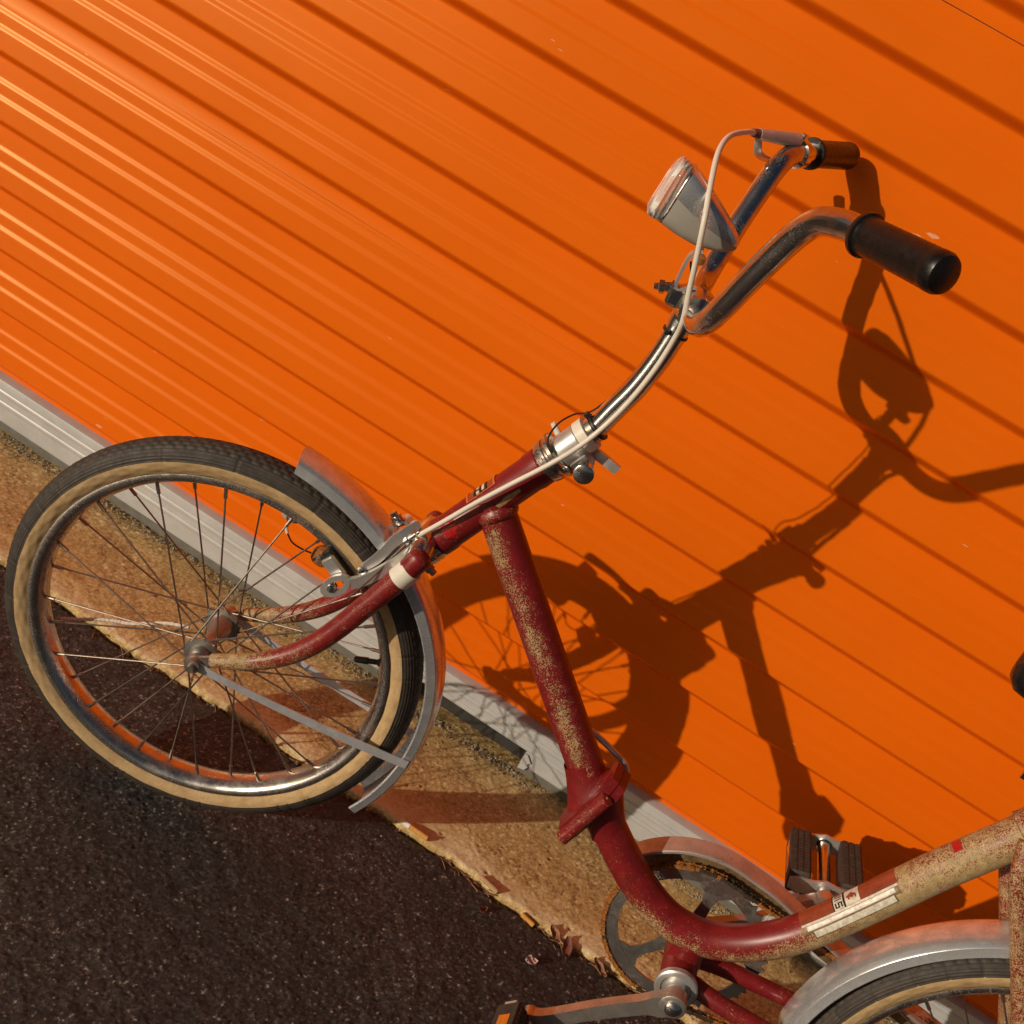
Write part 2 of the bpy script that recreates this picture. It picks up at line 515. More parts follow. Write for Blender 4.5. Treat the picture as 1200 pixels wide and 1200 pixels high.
def noise2(shape, seed, cells):
    r = np.random.default_rng(seed)
    g = r.uniform(-1, 1, (cells[0] + 2, cells[1] + 2))
    y = np.linspace(0, cells[0], shape[0]); x = np.linspace(0, cells[1], shape[1])
    iy = np.minimum(y.astype(int), cells[0]); ix = np.minimum(x.astype(int), cells[1])
    fy = (y - iy); fx = (x - ix)
    fy = (fy * fy * (3 - 2 * fy))[:, None]; fx = (fx * fx * (3 - 2 * fx))[None]
    a = g[np.ix_(iy, ix)]; b = g[np.ix_(iy, ix + 1)]; c = g[np.ix_(iy + 1, ix)]; d = g[np.ix_(iy + 1, ix + 1)]
    return (a * (1 - fx) + b * fx) * (1 - fy) + (c * (1 - fx) + d * fx) * fy

def grains(X, Y, cell, seed):
    """distance to the nearest scattered grain centre (in cells) and that grain's random numbers"""
    r = np.random.default_rng(seed)
    gx, gy = X / cell, Y / cell
    x0, y0 = int(gx.min()) - 3, int(gy.min()) - 3
    nx, ny = int(gx.max()) - x0 + 4, int(gy.max()) - y0 + 4
    jx, jy, t1, t2 = r.random((4, ny, nx))
    ix, iy = np.floor(gx).astype(int) - x0, np.floor(gy).astype(int) - y0
    best = np.full(X.shape, 9.0); h = np.zeros(X.shape); tn = np.zeros(X.shape)
    for dy in (-1, 0, 1):
        for dx in (-1, 0, 1):
            a, b = iy + dy, ix + dx
            d = np.hypot(gx - (b + x0 + jx[a, b]), gy - (a + y0 + jy[a, b]))
            m = d < best
            best = np.where(m, d, best); h = np.where(m, t1[a, b], h); tn = np.where(m, t2[a, b], tn)
    return best, h, tn

def grid_faces(ny, nx):
    i = np.arange(ny * nx).reshape(ny, nx)
    return np.stack([i[:-1, :-1], i[:-1, 1:], i[1:, 1:], i[1:, :-1]], -1).reshape(-1, 4)

def grid_mesh(name, X, Y, Z, mat, tone):
    me = bpy.data.meshes.new(name)
    ny, nx = X.shape
    Fq = grid_faces(ny, nx)
    me.vertices.add(nx * ny)
    me.vertices.foreach_set('co', np.stack([X, Y, Z], -1).astype(np.float32).ravel())
    me.loops.add(Fq.size)
    me.loops.foreach_set('vertex_index', Fq.astype(np.int32).ravel())
    me.polygons.add(len(Fq))
    me.polygons.foreach_set('loop_start', np.arange(0, Fq.size, 4, dtype=np.int32))
    me.polygons.foreach_set('use_smooth', np.ones(len(Fq), bool))
    me.materials.append(mat)
    a = me.attributes.new('tone', 'FLOAT', 'POINT')
    a.data.foreach_set('value', tone.astype(np.float32).ravel())
    me.update(calc_edges=True)
    me.validate()
    return me

# ------------------------------------------------------------------ setting: ground
WALL_Y = 0.4308
EDGE_Y = 0.184

def edge_line(x):
    """ragged front edge of the concrete"""
    x = np.asarray(x)
    return (EDGE_Y + 0.004 * np.sin(x * 7.3 + 0.4) + 0.0022 * np.sin(x * 19.0 + 1.3) + 0.0013 * np.sin(x * 53.0) + 0.0009 * np.sin(x * 117.0 + 2.0) + 0.0005 * np.sin(x * 311.0))

def build_asphalt():
    x = np.concatenate([np.arange(-2.0, -0.5, 0.011), np.arange(-0.5, 0.86, 0.0018), np.arange(0.86, 3.2, 0.011)])
    y = np.concatenate([np.arange(-2.2, -0.42, 0.011), np.arange(-0.42, 0.2001, 0.0018)])
    X, Y = np.meshgrid(x, y)
    d, h, t = grains(X, Y, 0.0036, 3)
    d2, h2, t2 = grains(X + 3, Y + 5, 0.0098, 4)
    stone = np.sqrt(np.clip(1 - (d / 0.72) ** 2, 0, 1)) * (0.35 + 0.65 * h)
    stone2 = np.sqrt(np.clip(1 - (d2 / 0.55) ** 2, 0, 1)) * (h2 > 0.45) * h2
    pits = np.clip(noise2(X.shape, 8, (55, 135)), -1, 1)
    Z = -0.0036 + 0.0011 * stone + 0.0007 * stone2 + 0.0009 * pits + 0.0012 * noise2(X.shape, 5, (7, 17))
    # the asphalt drops into the joint along the concrete
    gap = np.clip((Y - (edge_line(X) - 0.010)) / 0.012, 0, 1)
    Z -= 0.012 * gap
    tone = 0.41 + 0.50 * (t - 0.5) + 0.30 * (stone - 0.5) + 0.10 * noise2(X.shape, 9, (9, 21))
    tone = np.where((t > 0.975) & (stone > 0.40), 0.78 + 0.20 * h, tone)
    me = grid_mesh('asphalt', X, Y, Z, M['asphalt'], np.clip(tone, 0, 1))
    tag(link('asphalt', me), kind='structure')
    # the sheet that carries on to the horizon: four strips round the coarse surface
    g = 90.0
    z = -0.0032
    x0, x1, y0, y1 = x[0], x[-1], y[0], y[-1]
    rings = [(-g, g, -g, y0), (-g, x0, y0, 0.186), (x1, g, y0, 0.186), (-g, g, 0.60, g)]
    V, F = [], []
    for a, b, c, d in rings:
        F.append(tuple(range(len(V), len(V) + 4)))
        V += [(a, c, z), (b, c, z), (b, d, z), (a, d, z)]
    V += [(-g, -g, -0.03), (g, -g, -0.03), (g, g, -0.03), (-g, g, -0.03)]
    F.append(tuple(range(len(V) - 4, len(V))))
    me = mesh_of('ground', (np.array(V), F), M['asphalt'], wear=np.full(len(V), 0.41), attr='tone', sharp=0)
    tag(link('ground', me), kind='structure')

def build_concrete():
    x = np.concatenate([np.arange(-2.6, -0.9, 0.008), np.arange(-0.9, 1.35, 0.0025), np.arange(1.35, 3.4, 0.008)])
    v = np.concatenate([[-0.0060, -0.0045, -0.002], np.arange(0, 0.315, 0.0024)])
    X, Vv = np.meshgrid(x, v)
    Y = edge_line(X) + Vv
    d, h, t = grains(X, Y + 2, 0.0040, 21)
    d2, h2, t2 = grains(X + 1, Y + 7, 0.024, 22)
    st = np.sqrt(np.clip(1 - (d / 0.75) ** 2, 0, 1)) * (0.3 + 0.7 * h)
    pit = np.clip(1 - d2 / (0.05 + 0.16 * h2), 0, 1) * (t2 > 0.80)
    Z = 0.0018 + 0.0014 * st - 0.0030 * pit + 0.0012 * noise2(X.shape, 31, (5, 40)) + 0.0007 * noise2(X.shape, 32, (24, 200))
    drop = np.clip(1 - Vv / 0.006, 0, 1)
    Z = Z - 0.0035 * drop ** 2 - np.where(Vv < 0, np.clip(-Vv / 0.006, 0, 1) * 0.022, 0)
    lime = np.clip(1 - Vv / (0.058 + 0.026 * noise2(X.shape, 33, (1, 30)) + 0.008 * noise2(X.shape, 35, (8, 120))), 0, 1) ** 0.75 * np.clip(0.45 + Vv / 0.008, 0, 1)
    rail_side = np.clip((Vv - 0.185) / 0.05, 0, 1)  # tone gets darker towards the rail
    tone = 0.40 + 0.34 * (t - 0.5) + 0.26 * (st - 0.4) + 0.10 * noise2(X.shape, 34, (10, 70)) + 0.60 * lime - 0.20 * rail_side - 0.35 * pit
    tone = np.where(t > 0.965, 0.88, tone)
    tone = tone - 0.45 * np.clip(1 - (Vv + 0.004) / (0.008 + 0.004 * noise2(X.shape, 36, (2, 240))), 0, 1)  # outer rows darkened in the colour to offset the sunlit edge slope
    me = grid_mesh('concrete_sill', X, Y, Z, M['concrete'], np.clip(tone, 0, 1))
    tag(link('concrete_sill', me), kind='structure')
    for nm, xs in (('concrete_sill', (-40.0, -2.59)), ('concrete_sill', (3.38, 40.0))):
        X2, Y2 = np.meshgrid(np.linspace(xs[0], xs[1], 40), [0.186, 0.3, 0.61])
        me = grid_mesh('concrete_sill_end', X2, Y2, X2 * 0 + 0.0005, M['concrete'], X2 * 0 + 0.45)
        tag(link(nm, me), kind='structure')

build_asphalt()
build_concrete()

# ------------------------------------------------------------------ the roller door
PITCH = 0.09116
Z0 = 0.6499                                   # height of one of the dark creases
DX0, DX1 = -2.7, 3.5
DEPTH = 0.0180

def sstep(t):
    t = np.clip(t, 0, 1)
    return t * t * (3 - 2 * t)

def door_profile(z):
    """how far the sheet stands proud at height z"""
    q = ((Z0 - z) / PITCH) % 1.0                # 0 at a crease, growing downwards
    dn = q * PITCH
    wd = 0.0165
    d = 1 - sstep((dn + wd / 2) / wd) + sstep((dn - PITCH + wd / 2) / wd) * 0
    near = sstep((dn - (PITCH - wd / 2)) / wd)
    up1 = 0.11 * sstep((dn - 0.0312) / 0.0090)
    up2 = 0.11 * sstep((dn - 0.0518) / 0.0090)
    up1 = up1 + 0.78 * np.clip(dn / PITCH, 0, 1)
    base = np.where(dn < wd / 2, 1 - sstep((dn + wd / 2) / wd), 0)
    return DEPTH * (base + up1 + up2 - np.where(dn > PITCH - wd / 2, near, 0))

door = bpy.data.objects.new('roller_door', None)
COL.objects.link(door)
door.location = (0.4, WALL_Y + 0.003, 0)
tag(door, 'bright orange ribbed metal roller door with a grey bottom rail', 'door')

def door_sheet(za, zb, k):
    zs = [za]
    z = za
    # sample densely at the folds, sparsely on the flats
    cand = np.arange(za, zb, 0.0009)
    pr = door_profile(cand)
    curv = np.abs(np.gradient(np.gradient(pr)))
    last = za
    for c, cv in zip(cand[1:], curv[1:]):
        if cv > 2e-7 and c - last > 0.0008 or c - last > 0.011:
            zs.append(c); last = c
    zs.append(zb)
    zs = np.array(zs)
    xs = np.linspace(DX0, DX1, 120)
    X, Z = np.meshgrid(xs, zs)
    wav = 0.0009 * noise2(X.shape, 50 + k, (4, 16)) + 0.0004 * noise2(X.shape, 70 + k, (9, 60))
    pr = door_profile(zs)
    # the lower edge of each sheet is rolled over the one below
    lip = np.where(zs - za < 0.004, 0.0014, 0.0) + np.where((zs - za >= 0.004) & (zs - za < 0.010), 0.0014 * (1 - (zs - za - 0.004) / 0.006), 0)
    tuck = np.where(zb - zs < 0.004, -0.0006, 0.0)
    Y = -(pr + (lip if k else 0) + tuck)[:, None] + wav
    V = np.stack([X - 0.4, Y, Z], -1).reshape(-1, 3)
    V2 = V.reshape(len(zs), len(xs), 3)
    # thin sheet: fold the two long edges back
    b0 = V2[0] + np.array([0, 0.0035, 0.0002]); b1 = V2[-1] + np.array([0, 0.0035, -0.0002])
    V3 = np.concatenate([b0[None], V2, b1[None]])
    me = mesh_of('door_sheet', (V3.reshape(-1, 3), grid_faces(len(zs) + 2, len(xs))[:, ::-1]), M['orange'], sharp=50)
    link('door_sheet', me, door)

seams = [0.084, 0.6252, 1.1722, 1.7192, 2.2662, 2.8132]
for k in range(5):
    door_sheet(seams[k] + 0.0006, seams[k + 1] - 0.0002, k)

def rail_section(full=True):
    """outline of the bottom rail in (y out of the door, z), top to bottom along the front"""
    f = 0.0205
    P = [(0.002, 0.0905), (0.012, 0.0905), (f - 0.001, 0.0880), (f, 0.0850), (f, 0.0745)]
    for zc in (0.0690, 0.0505):
        for a in np.linspace(0, math.pi, 7):
            P.append((f + 0.0028 * math.sin(a), zc + 0.0048 * math.cos(a)))
        P.append((f, zc - 0.0075))
    if full:
        P += [(f, 0.026), (f, 0.0195), (f - 0.0010, 0.0178), (0.002, 0.0178)]
    else:
        P = [p for p in P if p[1] > 0.047]
        P += [(f, 0.0460), (f - 0.0022, 0.0438), (f - 0.017, 0.0400), (f - 0.0175, 0.0415), (f - 0.004, 0.0452), (0.004, 0.052)]
    return np.array(P)

def rail_piece(x0, x1, full, n=2):
    P = rail_section(full)
    m = len(P)
    xs = np.linspace(x0, x1, n)
    V = np.array([(x - 0.4, -p[0], p[1]) for x in xs for p in P])
    F = [(i * m + j, i * m + (j + 1) % m, (i + 1) * m + (j + 1) % m, (i + 1) * m + j) for i in range(n - 1) for j in range(m)]
    F += [tuple(range(m)), tuple((n - 1) * m + j for j in reversed(range(m)))]
    return V, F

NX0, NX1 = 0.155, 0.392
link('bottom_rail', mesh_of('bottom_rail', join(rail_piece(DX0, NX0, True, 30), rail_piece(NX0, NX1, False, 4), rail_piece(NX1, DX1, True, 30)), M['rail'], sharp=30), door)
# rubber lip under the rail, and a black strip added to paint the cut-out's dark void
link('rubber_web', mesh_of('rubber_web', box((0.0, 0.010, 0.020), (DX1 - DX0, 0.006, 0.032)), M['seal']), door)
for xa, xb in ((DX0, NX0 - 0.001), (NX1 + 0.001, DX1)):
    link('rubber_seal', mesh_of('rubber_seal', box(((xa + xb) / 2 - 0.4, -0.0120, 0.0085), (xb - xa, 0.013, 0.0165), bev=0.002), M['seal_grey']), door)
link('rail_tab', mesh_of('rail_tab', join(
    prism([(0, 0), (0.010, 0.002), (0.014, 0.010), (0.010, 0.014), (0.014, 0.020), (0.004, 0.030), (0, 0.030)], (NX1 - 0.4 + 0.0005, -0.0225, 0.012), (1, 0, 0), (0, 0, 1), 0.003)), M['rail']), door)

# ------------------------------------------------------------------ the bicycle
# bike frame: u rearwards, v towards the door, w up; origin where the front tyre touches the ground
LEAN, YAW, STEER = 0.11704, 0.0247, 0.1752
WR = 0.25                                       # wheel radius
HEAD_A = math.radians(66.6)
K = np.array([math.cos(HEAD_A), 0, math.sin(HEAD_A)])      # steering axis
H0 = np.array([0.1726, 0, 0.5050])                         # lower end of the head tube
bike = bpy.data.objects.new('bicycle', None)
COL.objects.link(bike)
bike.rotation_euler = (-LEAN, 0, YAW)
tag(bike, 'worn red folding bicycle leaning against the orange roller door', 'bicycle')
R_ST = np.array(Matrix.Rotation(STEER, 3, Vector(K)))
O_ST = np.array([0.0612, 0, WR])

def ST(V):
    return (np.asarray(V, float) - O_ST) @ R_ST.T + O_ST

def fpart(name, VF, mat, parent=bike, wear=None, **kw):
    """a part of the steered front end"""
    V, F = VF
    if wear is not None:
        wear = wear(np.asarray(V))
    return link(name, mesh_of(name, (ST(V), F), mat, wear=wear, **kw), parent)

def part(name, VF, mat, parent=bike, wear=None, **kw):
    V, F = VF
    if wear is not None:
        wear = wear(np.asarray(V))
    return link(name, mesh_of(name, (V, F), mat, wear=wear, **kw), parent)

def const(c):
    return lambda V: np.full(len(V), c)

def hx(s, fwd=0.0, lat=0.0):
    """point on the steering axis: s above the lower head, fwd to the front, lat towards the door"""
    nf = np.array([-K[2], 0, K[0]])
    return H0 + K * s + nf * fwd + np.array([0, lat, 0])

# ---- wheels
def tyre_mesh():
    rc, rt = 0.2290, 0.0210
    ang = np.radians(np.concatenate([np.arange(-152, -84, 5), np.arange(-84, 85, 3.0), np.arange(87, 153, 5)]))
    nseg = 768
    th = np.linspace(0, 2 * np.pi, nseg, endpoint=False)
    A, T = np.meshgrid(ang, th)
    deg = np.degrees(np.abs(A))
    rad = np.full(A.shape, rt)
    # circumferential ribs on the shoulders
    rib = (deg > 46) & (deg < 88)
    rad = rad - np.where(rib, 0.0009 * (np.cos(deg * 2 * np.pi / 9.0) > 0.3), 0)
    # tread blocks on the crown, cut by zigzag grooves
    crown = deg <= 46
    z = np.round(T * nseg / (2 * np.pi)) % 6
    row = np.floor((np.degrees(A) + 46) / 15.34)
    shift = np.where(row % 2 == 0, 0.0, 3.0)
    cut = ((z + shift) % 6 < 1.5) | (np.abs(((np.degrees(A) + 46) % 15.34) - 7.67) > 5.9)
    rad = rad - np.where(crown & cut, 0.0011, 0)
    # a few radial cracks and mould lines across the shoulders
    for ci in np.random.default_rng(4).integers(0, nseg, 34):
        hit = (np.round(T * nseg / (2 * np.pi)).astype(int) == ci) & (deg > 46) & (deg < 92)
        rad = rad - np.where(hit, 0.0010, 0)
    rad = rad + np.where(deg > 86, 0.0003 * np.sin(T * 37) * np.sin(deg), 0)
    rr = rc + rad * np.cos(A); yy = rad * np.sin(A)
    X = rr * np.cos(T); Z = rr * np.sin(T)
    V = np.stack([X, yy, Z], -1).reshape(-1, 3)
    na = len(ang)
    F, idx = [], []
    for i in range(nseg):
        j = (i + 1) % nseg
        for k in range(na - 1):
            F.append((i * na + k, i * na + k + 1, j * na + k + 1, j * na + k))
            idx.append(1 if abs(math.degrees(ang[k] + ang[k + 1]) / 2) > 88 else 0)
    return mesh_of('tyre', (V, F), [M['tread'], M['tan']], idx=idx, sharp=0)

def rim_mesh():
    P = [(0.0150, 0.2125), (0.0164, 0.2152), (0.0180, 0.2152), (0.0188, 0.2130), (0.0184, 0.2095), (0.0166, 0.2062), (0.0125, 0.2036), (0.0080, 0.2014), (0.0040, 0.2000)]
    P = P + [(-a, b) for a, b in reversed(P)]
    inner = [(-0.0130, 0.2125), (-0.0090, 0.2060), (0.0, 0.2040), (0.0090, 0.2060), (0.0130, 0.2125)]
    return mesh_of('rim', lathe(P + inner, (0, 0, 0), (0, 1, 0), 160, closed=True), M['rim'], sharp=50)

def hub_mesh():
    P = [(-0.066, 0.0), (-0.066, 0.0042), (-0.060, 0.0046), (-0.0598, 0.0088), (-0.0525, 0.0088), (-0.0523, 0.0100), (-0.0505, 0.0100),
         (-0.044, 0.0085), (-0.040, 0.0120), (-0.0345, 0.0125), (-0.0335, 0.0205), (-0.0310, 0.0205), (-0.0300, 0.0130), (-0.024, 0.0100), (-0.012, 0.0088),
         (0.004, 0.0086), (0.012, 0.0100), (0.018, 0.0135), (0.0295, 0.0145), (0.0310, 0.0215), (0.0335, 0.0215), (0.0345, 0.0135), (0.040, 0.0125), (0.044, 0.0085),
         (0.0505, 0.0100), (0.0525, 0.0088), (0.0600, 0.0088), (0.0602, 0.0044), (0.066, 0.0042), (0.066, 0.0)]
    return mesh_of('hub', lathe(P, (0, 0, 0), (0, 1, 0), 28), M['steel'], sharp=40)

NSP = 32
SP_A, SP_B = [], []
for i in range(NSP):
    th = 2 * math.pi * (i + 0.35) / NSP
    side = -1 if i % 2 else 1
    cross = 1 if (i // 2) % 2 else -1
    fa = th + cross * math.radians(62)
    fy = side * (0.0322 + 0.0012 * cross)
    SP_A.append(np.array([0.0185 * math.cos(fa), fy, 0.0185 * math.sin(fa)]))
    SP_B.append(np.array([0.2012 * math.cos(th), side * 0.004, 0.2012 * math.sin(th)]))
L_SP = float(np.linalg.norm(SP_B[0] - SP_A[0]))
spoke_me = mesh_of('spoke', join(rod((0, 0, 0), (0, 0, L_SP - 0.013), 0.00105, 8), rod((0, 0, L_SP - 0.013), (0, 0, L_SP + 0.002), 0.0021, 8)), M['spoke'])
tyre_me, rim_me, hub_me = tyre_mesh(), rim_mesh(), hub_mesh()
valve_me = mesh_of('valve', join(lathe([(0, 0.0045), (0.004, 0.0045), (0.0045, 0.0032), (0.016, 0.0032)], (0, 0, 0), (0, 0, 1), 12),
                                 lathe([(0.016, 0.0042), (0.030, 0.0038), (0.032, 0.0025)], (0, 0, 0), (0, 0, 1), 12)), M['black'])

def wheel(name, loc, rot, spin, label=None):
    w = bpy.data.objects.new(name, None)
    COL.objects.link(w); w.parent = bike
    w.matrix_local = Matrix.Translation(loc) @ rot.to_4x4() @ Matrix.Rotation(spin, 4, 'Y')
    for nm, me in (('tyre', tyre_me), ('rim', rim_me), ('hub', hub_me)):
        link(nm, me, w)
    for a, b in zip(SP_A, SP_B):
        o = link('spoke', spoke_me, w)
        o.matrix_local = Matrix.Translation(a) @ Vector(b - a).to_track_quat('Z', 'Y').to_matrix().to_4x4()
    va = math.radians(23.0) + spin
    o = link('valve', valve_me, w)
    d = Vector((-math.cos(va), 0, -math.sin(va)))
    o.matrix_local = Matrix.Translation(-d * 0.2015) @ d.to_track_quat('Z', 'Y').to_matrix().to_4x4()
    return w

hubF = ST(np.array([[0, 0, WR]]))[0]
RW = np.array([1.050, 0, WR])
wheel('front_wheel', Vector(hubF), Matrix(R_ST.tolist()), 0.0)
wheel('rear_wheel', Vector(RW), Matrix.Identity(3), 0.4)

# pale frayed cord caught in the spokes on the far side, from the rim to the hub
cd_ = spline([(-0.1745, 0.012, 0.1530), (-0.1600, 0.020, 0.1555), (-0.1393, 0.028, 0.1630), (-0.1190, 0.031, 0.1710), (-0.0993, 0.031, 0.1790), (-0.0621, 0.031, 0.2030), (-0.0346, 0.030, 0.2145)], 14)
cd_ = cd_ + np.array([0, 0.004, 0.007])
cd_r = 0.0022 + 0.0004 * np.sin(np.arange(len(cd_)) * 1.9)
fpart('cord', tube(cd_, cd_r, 8), M['cord'])

# ---- fenders
def fender_mesh(c, r, a0, a1, n=64, half=0.0255, thick=0.0009, drift=0.0, flare=0.0):
    """U-section mudguard: rolled edges, crowned top"""
    hs = [(-half, -0.0160), (-half - 0.0005, -0.0150), (-half * 0.985, -0.0120), (-half * 0.93, -0.0058), (-half * 0.90, -0.0049), (-half * 0.62, -0.0014), (-half * 0.32, 0.0002)]
    sec = hs + [(0, 0.0008)] + [(-a, b) for a, b in reversed(hs)]
    sec = sec + [(p * 0.955, q - thick) for p, q in reversed(sec)]
    m = len(sec)
    V = []
    for t in np.linspace(0, 1, n):
        a = math.radians(a0 + (a1 - a0) * t)
        rr = r + drift * t + flare * max(0.0, 1 - t / 0.3) ** 2
        e = min(t, 1 - t) * (n - 1)
        for v, q in sec:
            k = 1.0
            # rounded ends
            aa = a + (math.copysign(1, a1 - a0) * (1 if t < 0.5 else -1)) * (max(0, 1.0 - e) * 0.018 * (v / half) ** 2)
            V.append((c[0] + (rr + q) * math.cos(aa), v, c[2] + (rr + q) * math.sin(aa)))
    F = [(i * m + j, i * m + (j + 1) % m, (i + 1) * m + (j + 1) % m, (i + 1) * m + j) for i in range(n - 1) for j in range(m)]
    h = m // 2
    for i in (0, n - 1):
        for j in range(h - 1):
            q = (i * m + j, i * m + j + 1, i * m + m - 2 - j, i * m + m - 1 - j)
            F.append(q if i == 0 else tuple(reversed(q)))
    return np.array(V), F

fen = fpart('front_fender', fender_mesh((0, 0, WR), 0.2705, 89, -27, drift=0.0065, flare=0.006), M['fender'], sharp=25)
rfen = part('rear_fender', fender_mesh(RW, 0.2735, 186, -10, n=90), M['fender'], sharp=25)

def fr(a, r, v):
    a = math.radians(a)
    return np.array([r * math.cos(a), v, WR + r * math.sin(a)])

for sgn in (-1, 1):
    p0, p1 = np.array([0.0, sgn * 0.0555, 0.2500]), fr(-3.0, 0.268, sgn * 0.0275)
    pts = [p0 + (p1 - p0) * t + np.array([0, 0, -0.004 * math.sin(math.pi * t)]) for t in np.linspace(0, 1, 9)]
    wd = np.array([0.013, 0.010, 0.0098, 0.0105, 0.0112, 0.0115, 0.0115, 0.0115, 0.011])
    fpart('fender_stay', strip(np.array(pts), wd, 0.0016, (0.05, 0, 1)), M['stay'])
# little bracket that holds the fender to the crown
fpart('fender_clip', strip(np.array([hx(-0.028, 0.030, 0), hx(-0.043, 0.030, 0), hx(-0.052, 0.022, 0), fr(62, 0.2735, 0)]), 0.016, 0.0016, (0, 1, 0)), M['alu'], fen)

# ---- fork
def fork_wear(V):
    u, w = V[:, 0], V[:, 2]
    low = np.clip((0.36 - w) / 0.07, 0, 1)
    top = np.clip((V[:, 2] - 0.25) * 0, 0, 1)
    return 0.285 + 0.33 * low + 0.05 * np.sin(u * 60)

crown_c = hx(-0.040)
for sgn in (-1, 1):
    top = np.array([0.1640, sgn * 0.0455, 0.4960])
    P = [top, (0.1560, sgn * 0.0465, 0.468), (0.1400, sgn * 0.0480, 0.423), (0.1180, sgn * 0.0490, 0.3650), (0.0960, sgn * 0.0500, 0.3260), (0.0680, sgn * 0.0505, 0.2960),
         (0.0400, sgn * 0.0505, 0.2765), (0.0160, sgn * 0.0505, 0.2630)]
    leg = fpart('fork_leg', tube(P, [0.0128, 0.0125, 0.0122, 0.0118, 0.0112, 0.0104, 0.0094, 0.0078], 20, per=8), M['red'], wear=fork_wear)
    # flattened drop-out with its rounded eye
    fpart('dropout', prism([(0.022, 0.012), (0.016, 0.019), (0.004, 0.011), (-0.009, 0.006), (-0.012, -0.004), (-0.006, -0.011), (0.004, -0.009), (0.012, 0.002)], (0, sgn * 0.0505, WR), (1, 0, 0), (0, 0, 1), 0.0042), M['steel'], leg)
    if sgn < 0:
        fpart('white_band', tube([(0.1625, sgn * 0.0457, 0.4860), (0.1560, sgn * 0.0465, 0.4680)], 0.01365, 20), M['white'], leg)
    fpart('leg_cap', lathe([(0, 0.0129), (0.006, 0.0128), (0.010, 0.0112), (0.0125, 0.0070), (0.0133, 0.0)], top, np.array([0.27, 0, 0.95]), 20), M['red'], leg, wear=const(0.34))
# crown: a cast bridge between the legs, chromed shroud round the steerer
br = [(0.1625, v, 0.4900 + 0.016 * (1 - (v / 0.046) ** 2)) for v in np.linspace(-0.046, 0.046, 9)]
fpart('fork_crown', tube(br, [0.0118, 0.0125, 0.0135, 0.0150, 0.0155, 0.0150, 0.0135, 0.0125, 0.0118], 18), M['chrome'])
fpart('steerer_collar', lathe([(-0.034, 0.0165), (-0.024, 0.0180), (-0.018, 0.0182), (-0.0175, 0.0205), (-0.006, 0.0212), (-0.0055, 0.0200), (0.003, 0.0200)], H0, K, 32), M['chrome'])
fpart('crown_bolt', join(lathe([(0, 0.0062), (0.008, 0.0062), (0.009, 0.0045), (0.014, 0.0042)], hx(-0.030, -0.016), (0.92, 0, -0.39), 6)), M['steel'])

# ---- front brake (side-pull caliper) with its parts
bk = fpart('brake_caliper', strip(spline([(0.1500, -0.008, 0.5140), (0.1400, -0.0200, 0.5050), (0.1324, -0.0270, 0.4920), (0.1264, -0.0300, 0.4696), (0.1178, -0.0310, 0.4499)], 6), np.interp(np.arange(25), [0, 12, 24], [0.014, 0.011, 0.009]), 0.0065, (0.85, 0.1, -0.3)), M['alu'])
fpart('brake_arm', strip(spline([(0.1440, 0.004, 0.5060), (0.1350, 0.018, 0.5000), (0.1250, 0.030, 0.4810), (0.1150, 0.0360, 0.4590), (0.1080, 0.0370, 0.4360)], 6), 0.0105, 0.0065, (0.85, -0.3, -0.3)), M['alu'], bk)
fpart('brake_arm', strip(spline([(0.1560, -0.022, 0.4990), (0.1483, -0.0330, 0.4844), (0.1349, -0.0370, 0.4583), (0.1230, -0.0370, 0.4400), (0.1130, -0.0365, 0.4290)], 6), np.interp(np.arange(25), [0, 12, 24], [0.010, 0.012, 0.013]), 0.0055, (0.85, 0.1, -0.45)), M['alu'], bk)
fpart('arm_end', lathe([(0, 0.0052), (0.004, 0.0052), (0.005, 0.0035), (0.0055, 0)], (0.1178, -0.0330, 0.4490), (0, -1, 0), 12), M['chrome_clean'], bk)
fpart('pivot_bolt', join(lathe([(0, 0.0080), (0.003, 0.0080), (0.0032, 0.0062), (0.009, 0.0062), (0.0095, 0.0042), (0.014, 0.0040), (0.0145, 0.0)], (0.1290, -0.006, 0.5060), (-0.80, -0.10, 0.55), 14)), M['chrome'], bk)
fpart('cable_adjuster', join(lathe([(0, 0.0052), (0.005, 0.0052), (0.0055, 0.0034), (0.009, 0.0034), (0.0095, 0.0044), (0.016, 0.0044), (0.017, 0.0028), (0.020, 0.0026)], (0.1440, -0.0225, 0.4980), (0.42, 0.02, 0.90), 12)), M['chrome_clean'], bk)
def slotted(c, ex, ey, L, wd, th):
    """arm end with an open slot"""
    out = []
    o = [(L / 2 * math.cos(t) * 1.0 + (0 if abs(math.cos(t)) < 0 else 0), wd / 2 * math.sin(t)) for t in np.linspace(0, 2 * math.pi, 28, endpoint=False)]
    i_ = [(p[0] * 0.58, p[1] * 0.48) for p in o]
    ex, ey = np.asarray(ex, float), np.asarray(ey, float)
    ex /= np.linalg.norm(ex); ey = ey - ex * (ex @ ey); ey /= np.linalg.norm(ey); ez = np.cross(ex, ey)
    V, F = [], []
    for s in (-th / 2, th / 2):
        for ring in (o, i_):
            V += [np.asarray(c) + ex * a + ey * b + ez * s for a, b in ring]
    n = len(o)
    for k in range(n):
        l = (k + 1) % n
        F += [(k, n + k, n + l, l), (2 * n + k, 2 * n + l, 3 * n + l, 3 * n + k), (k, l, 2 * n + l, 2 * n + k), (n + k, 3 * n + k, 3 * n + l, n + l)]
    return np.array(V), F
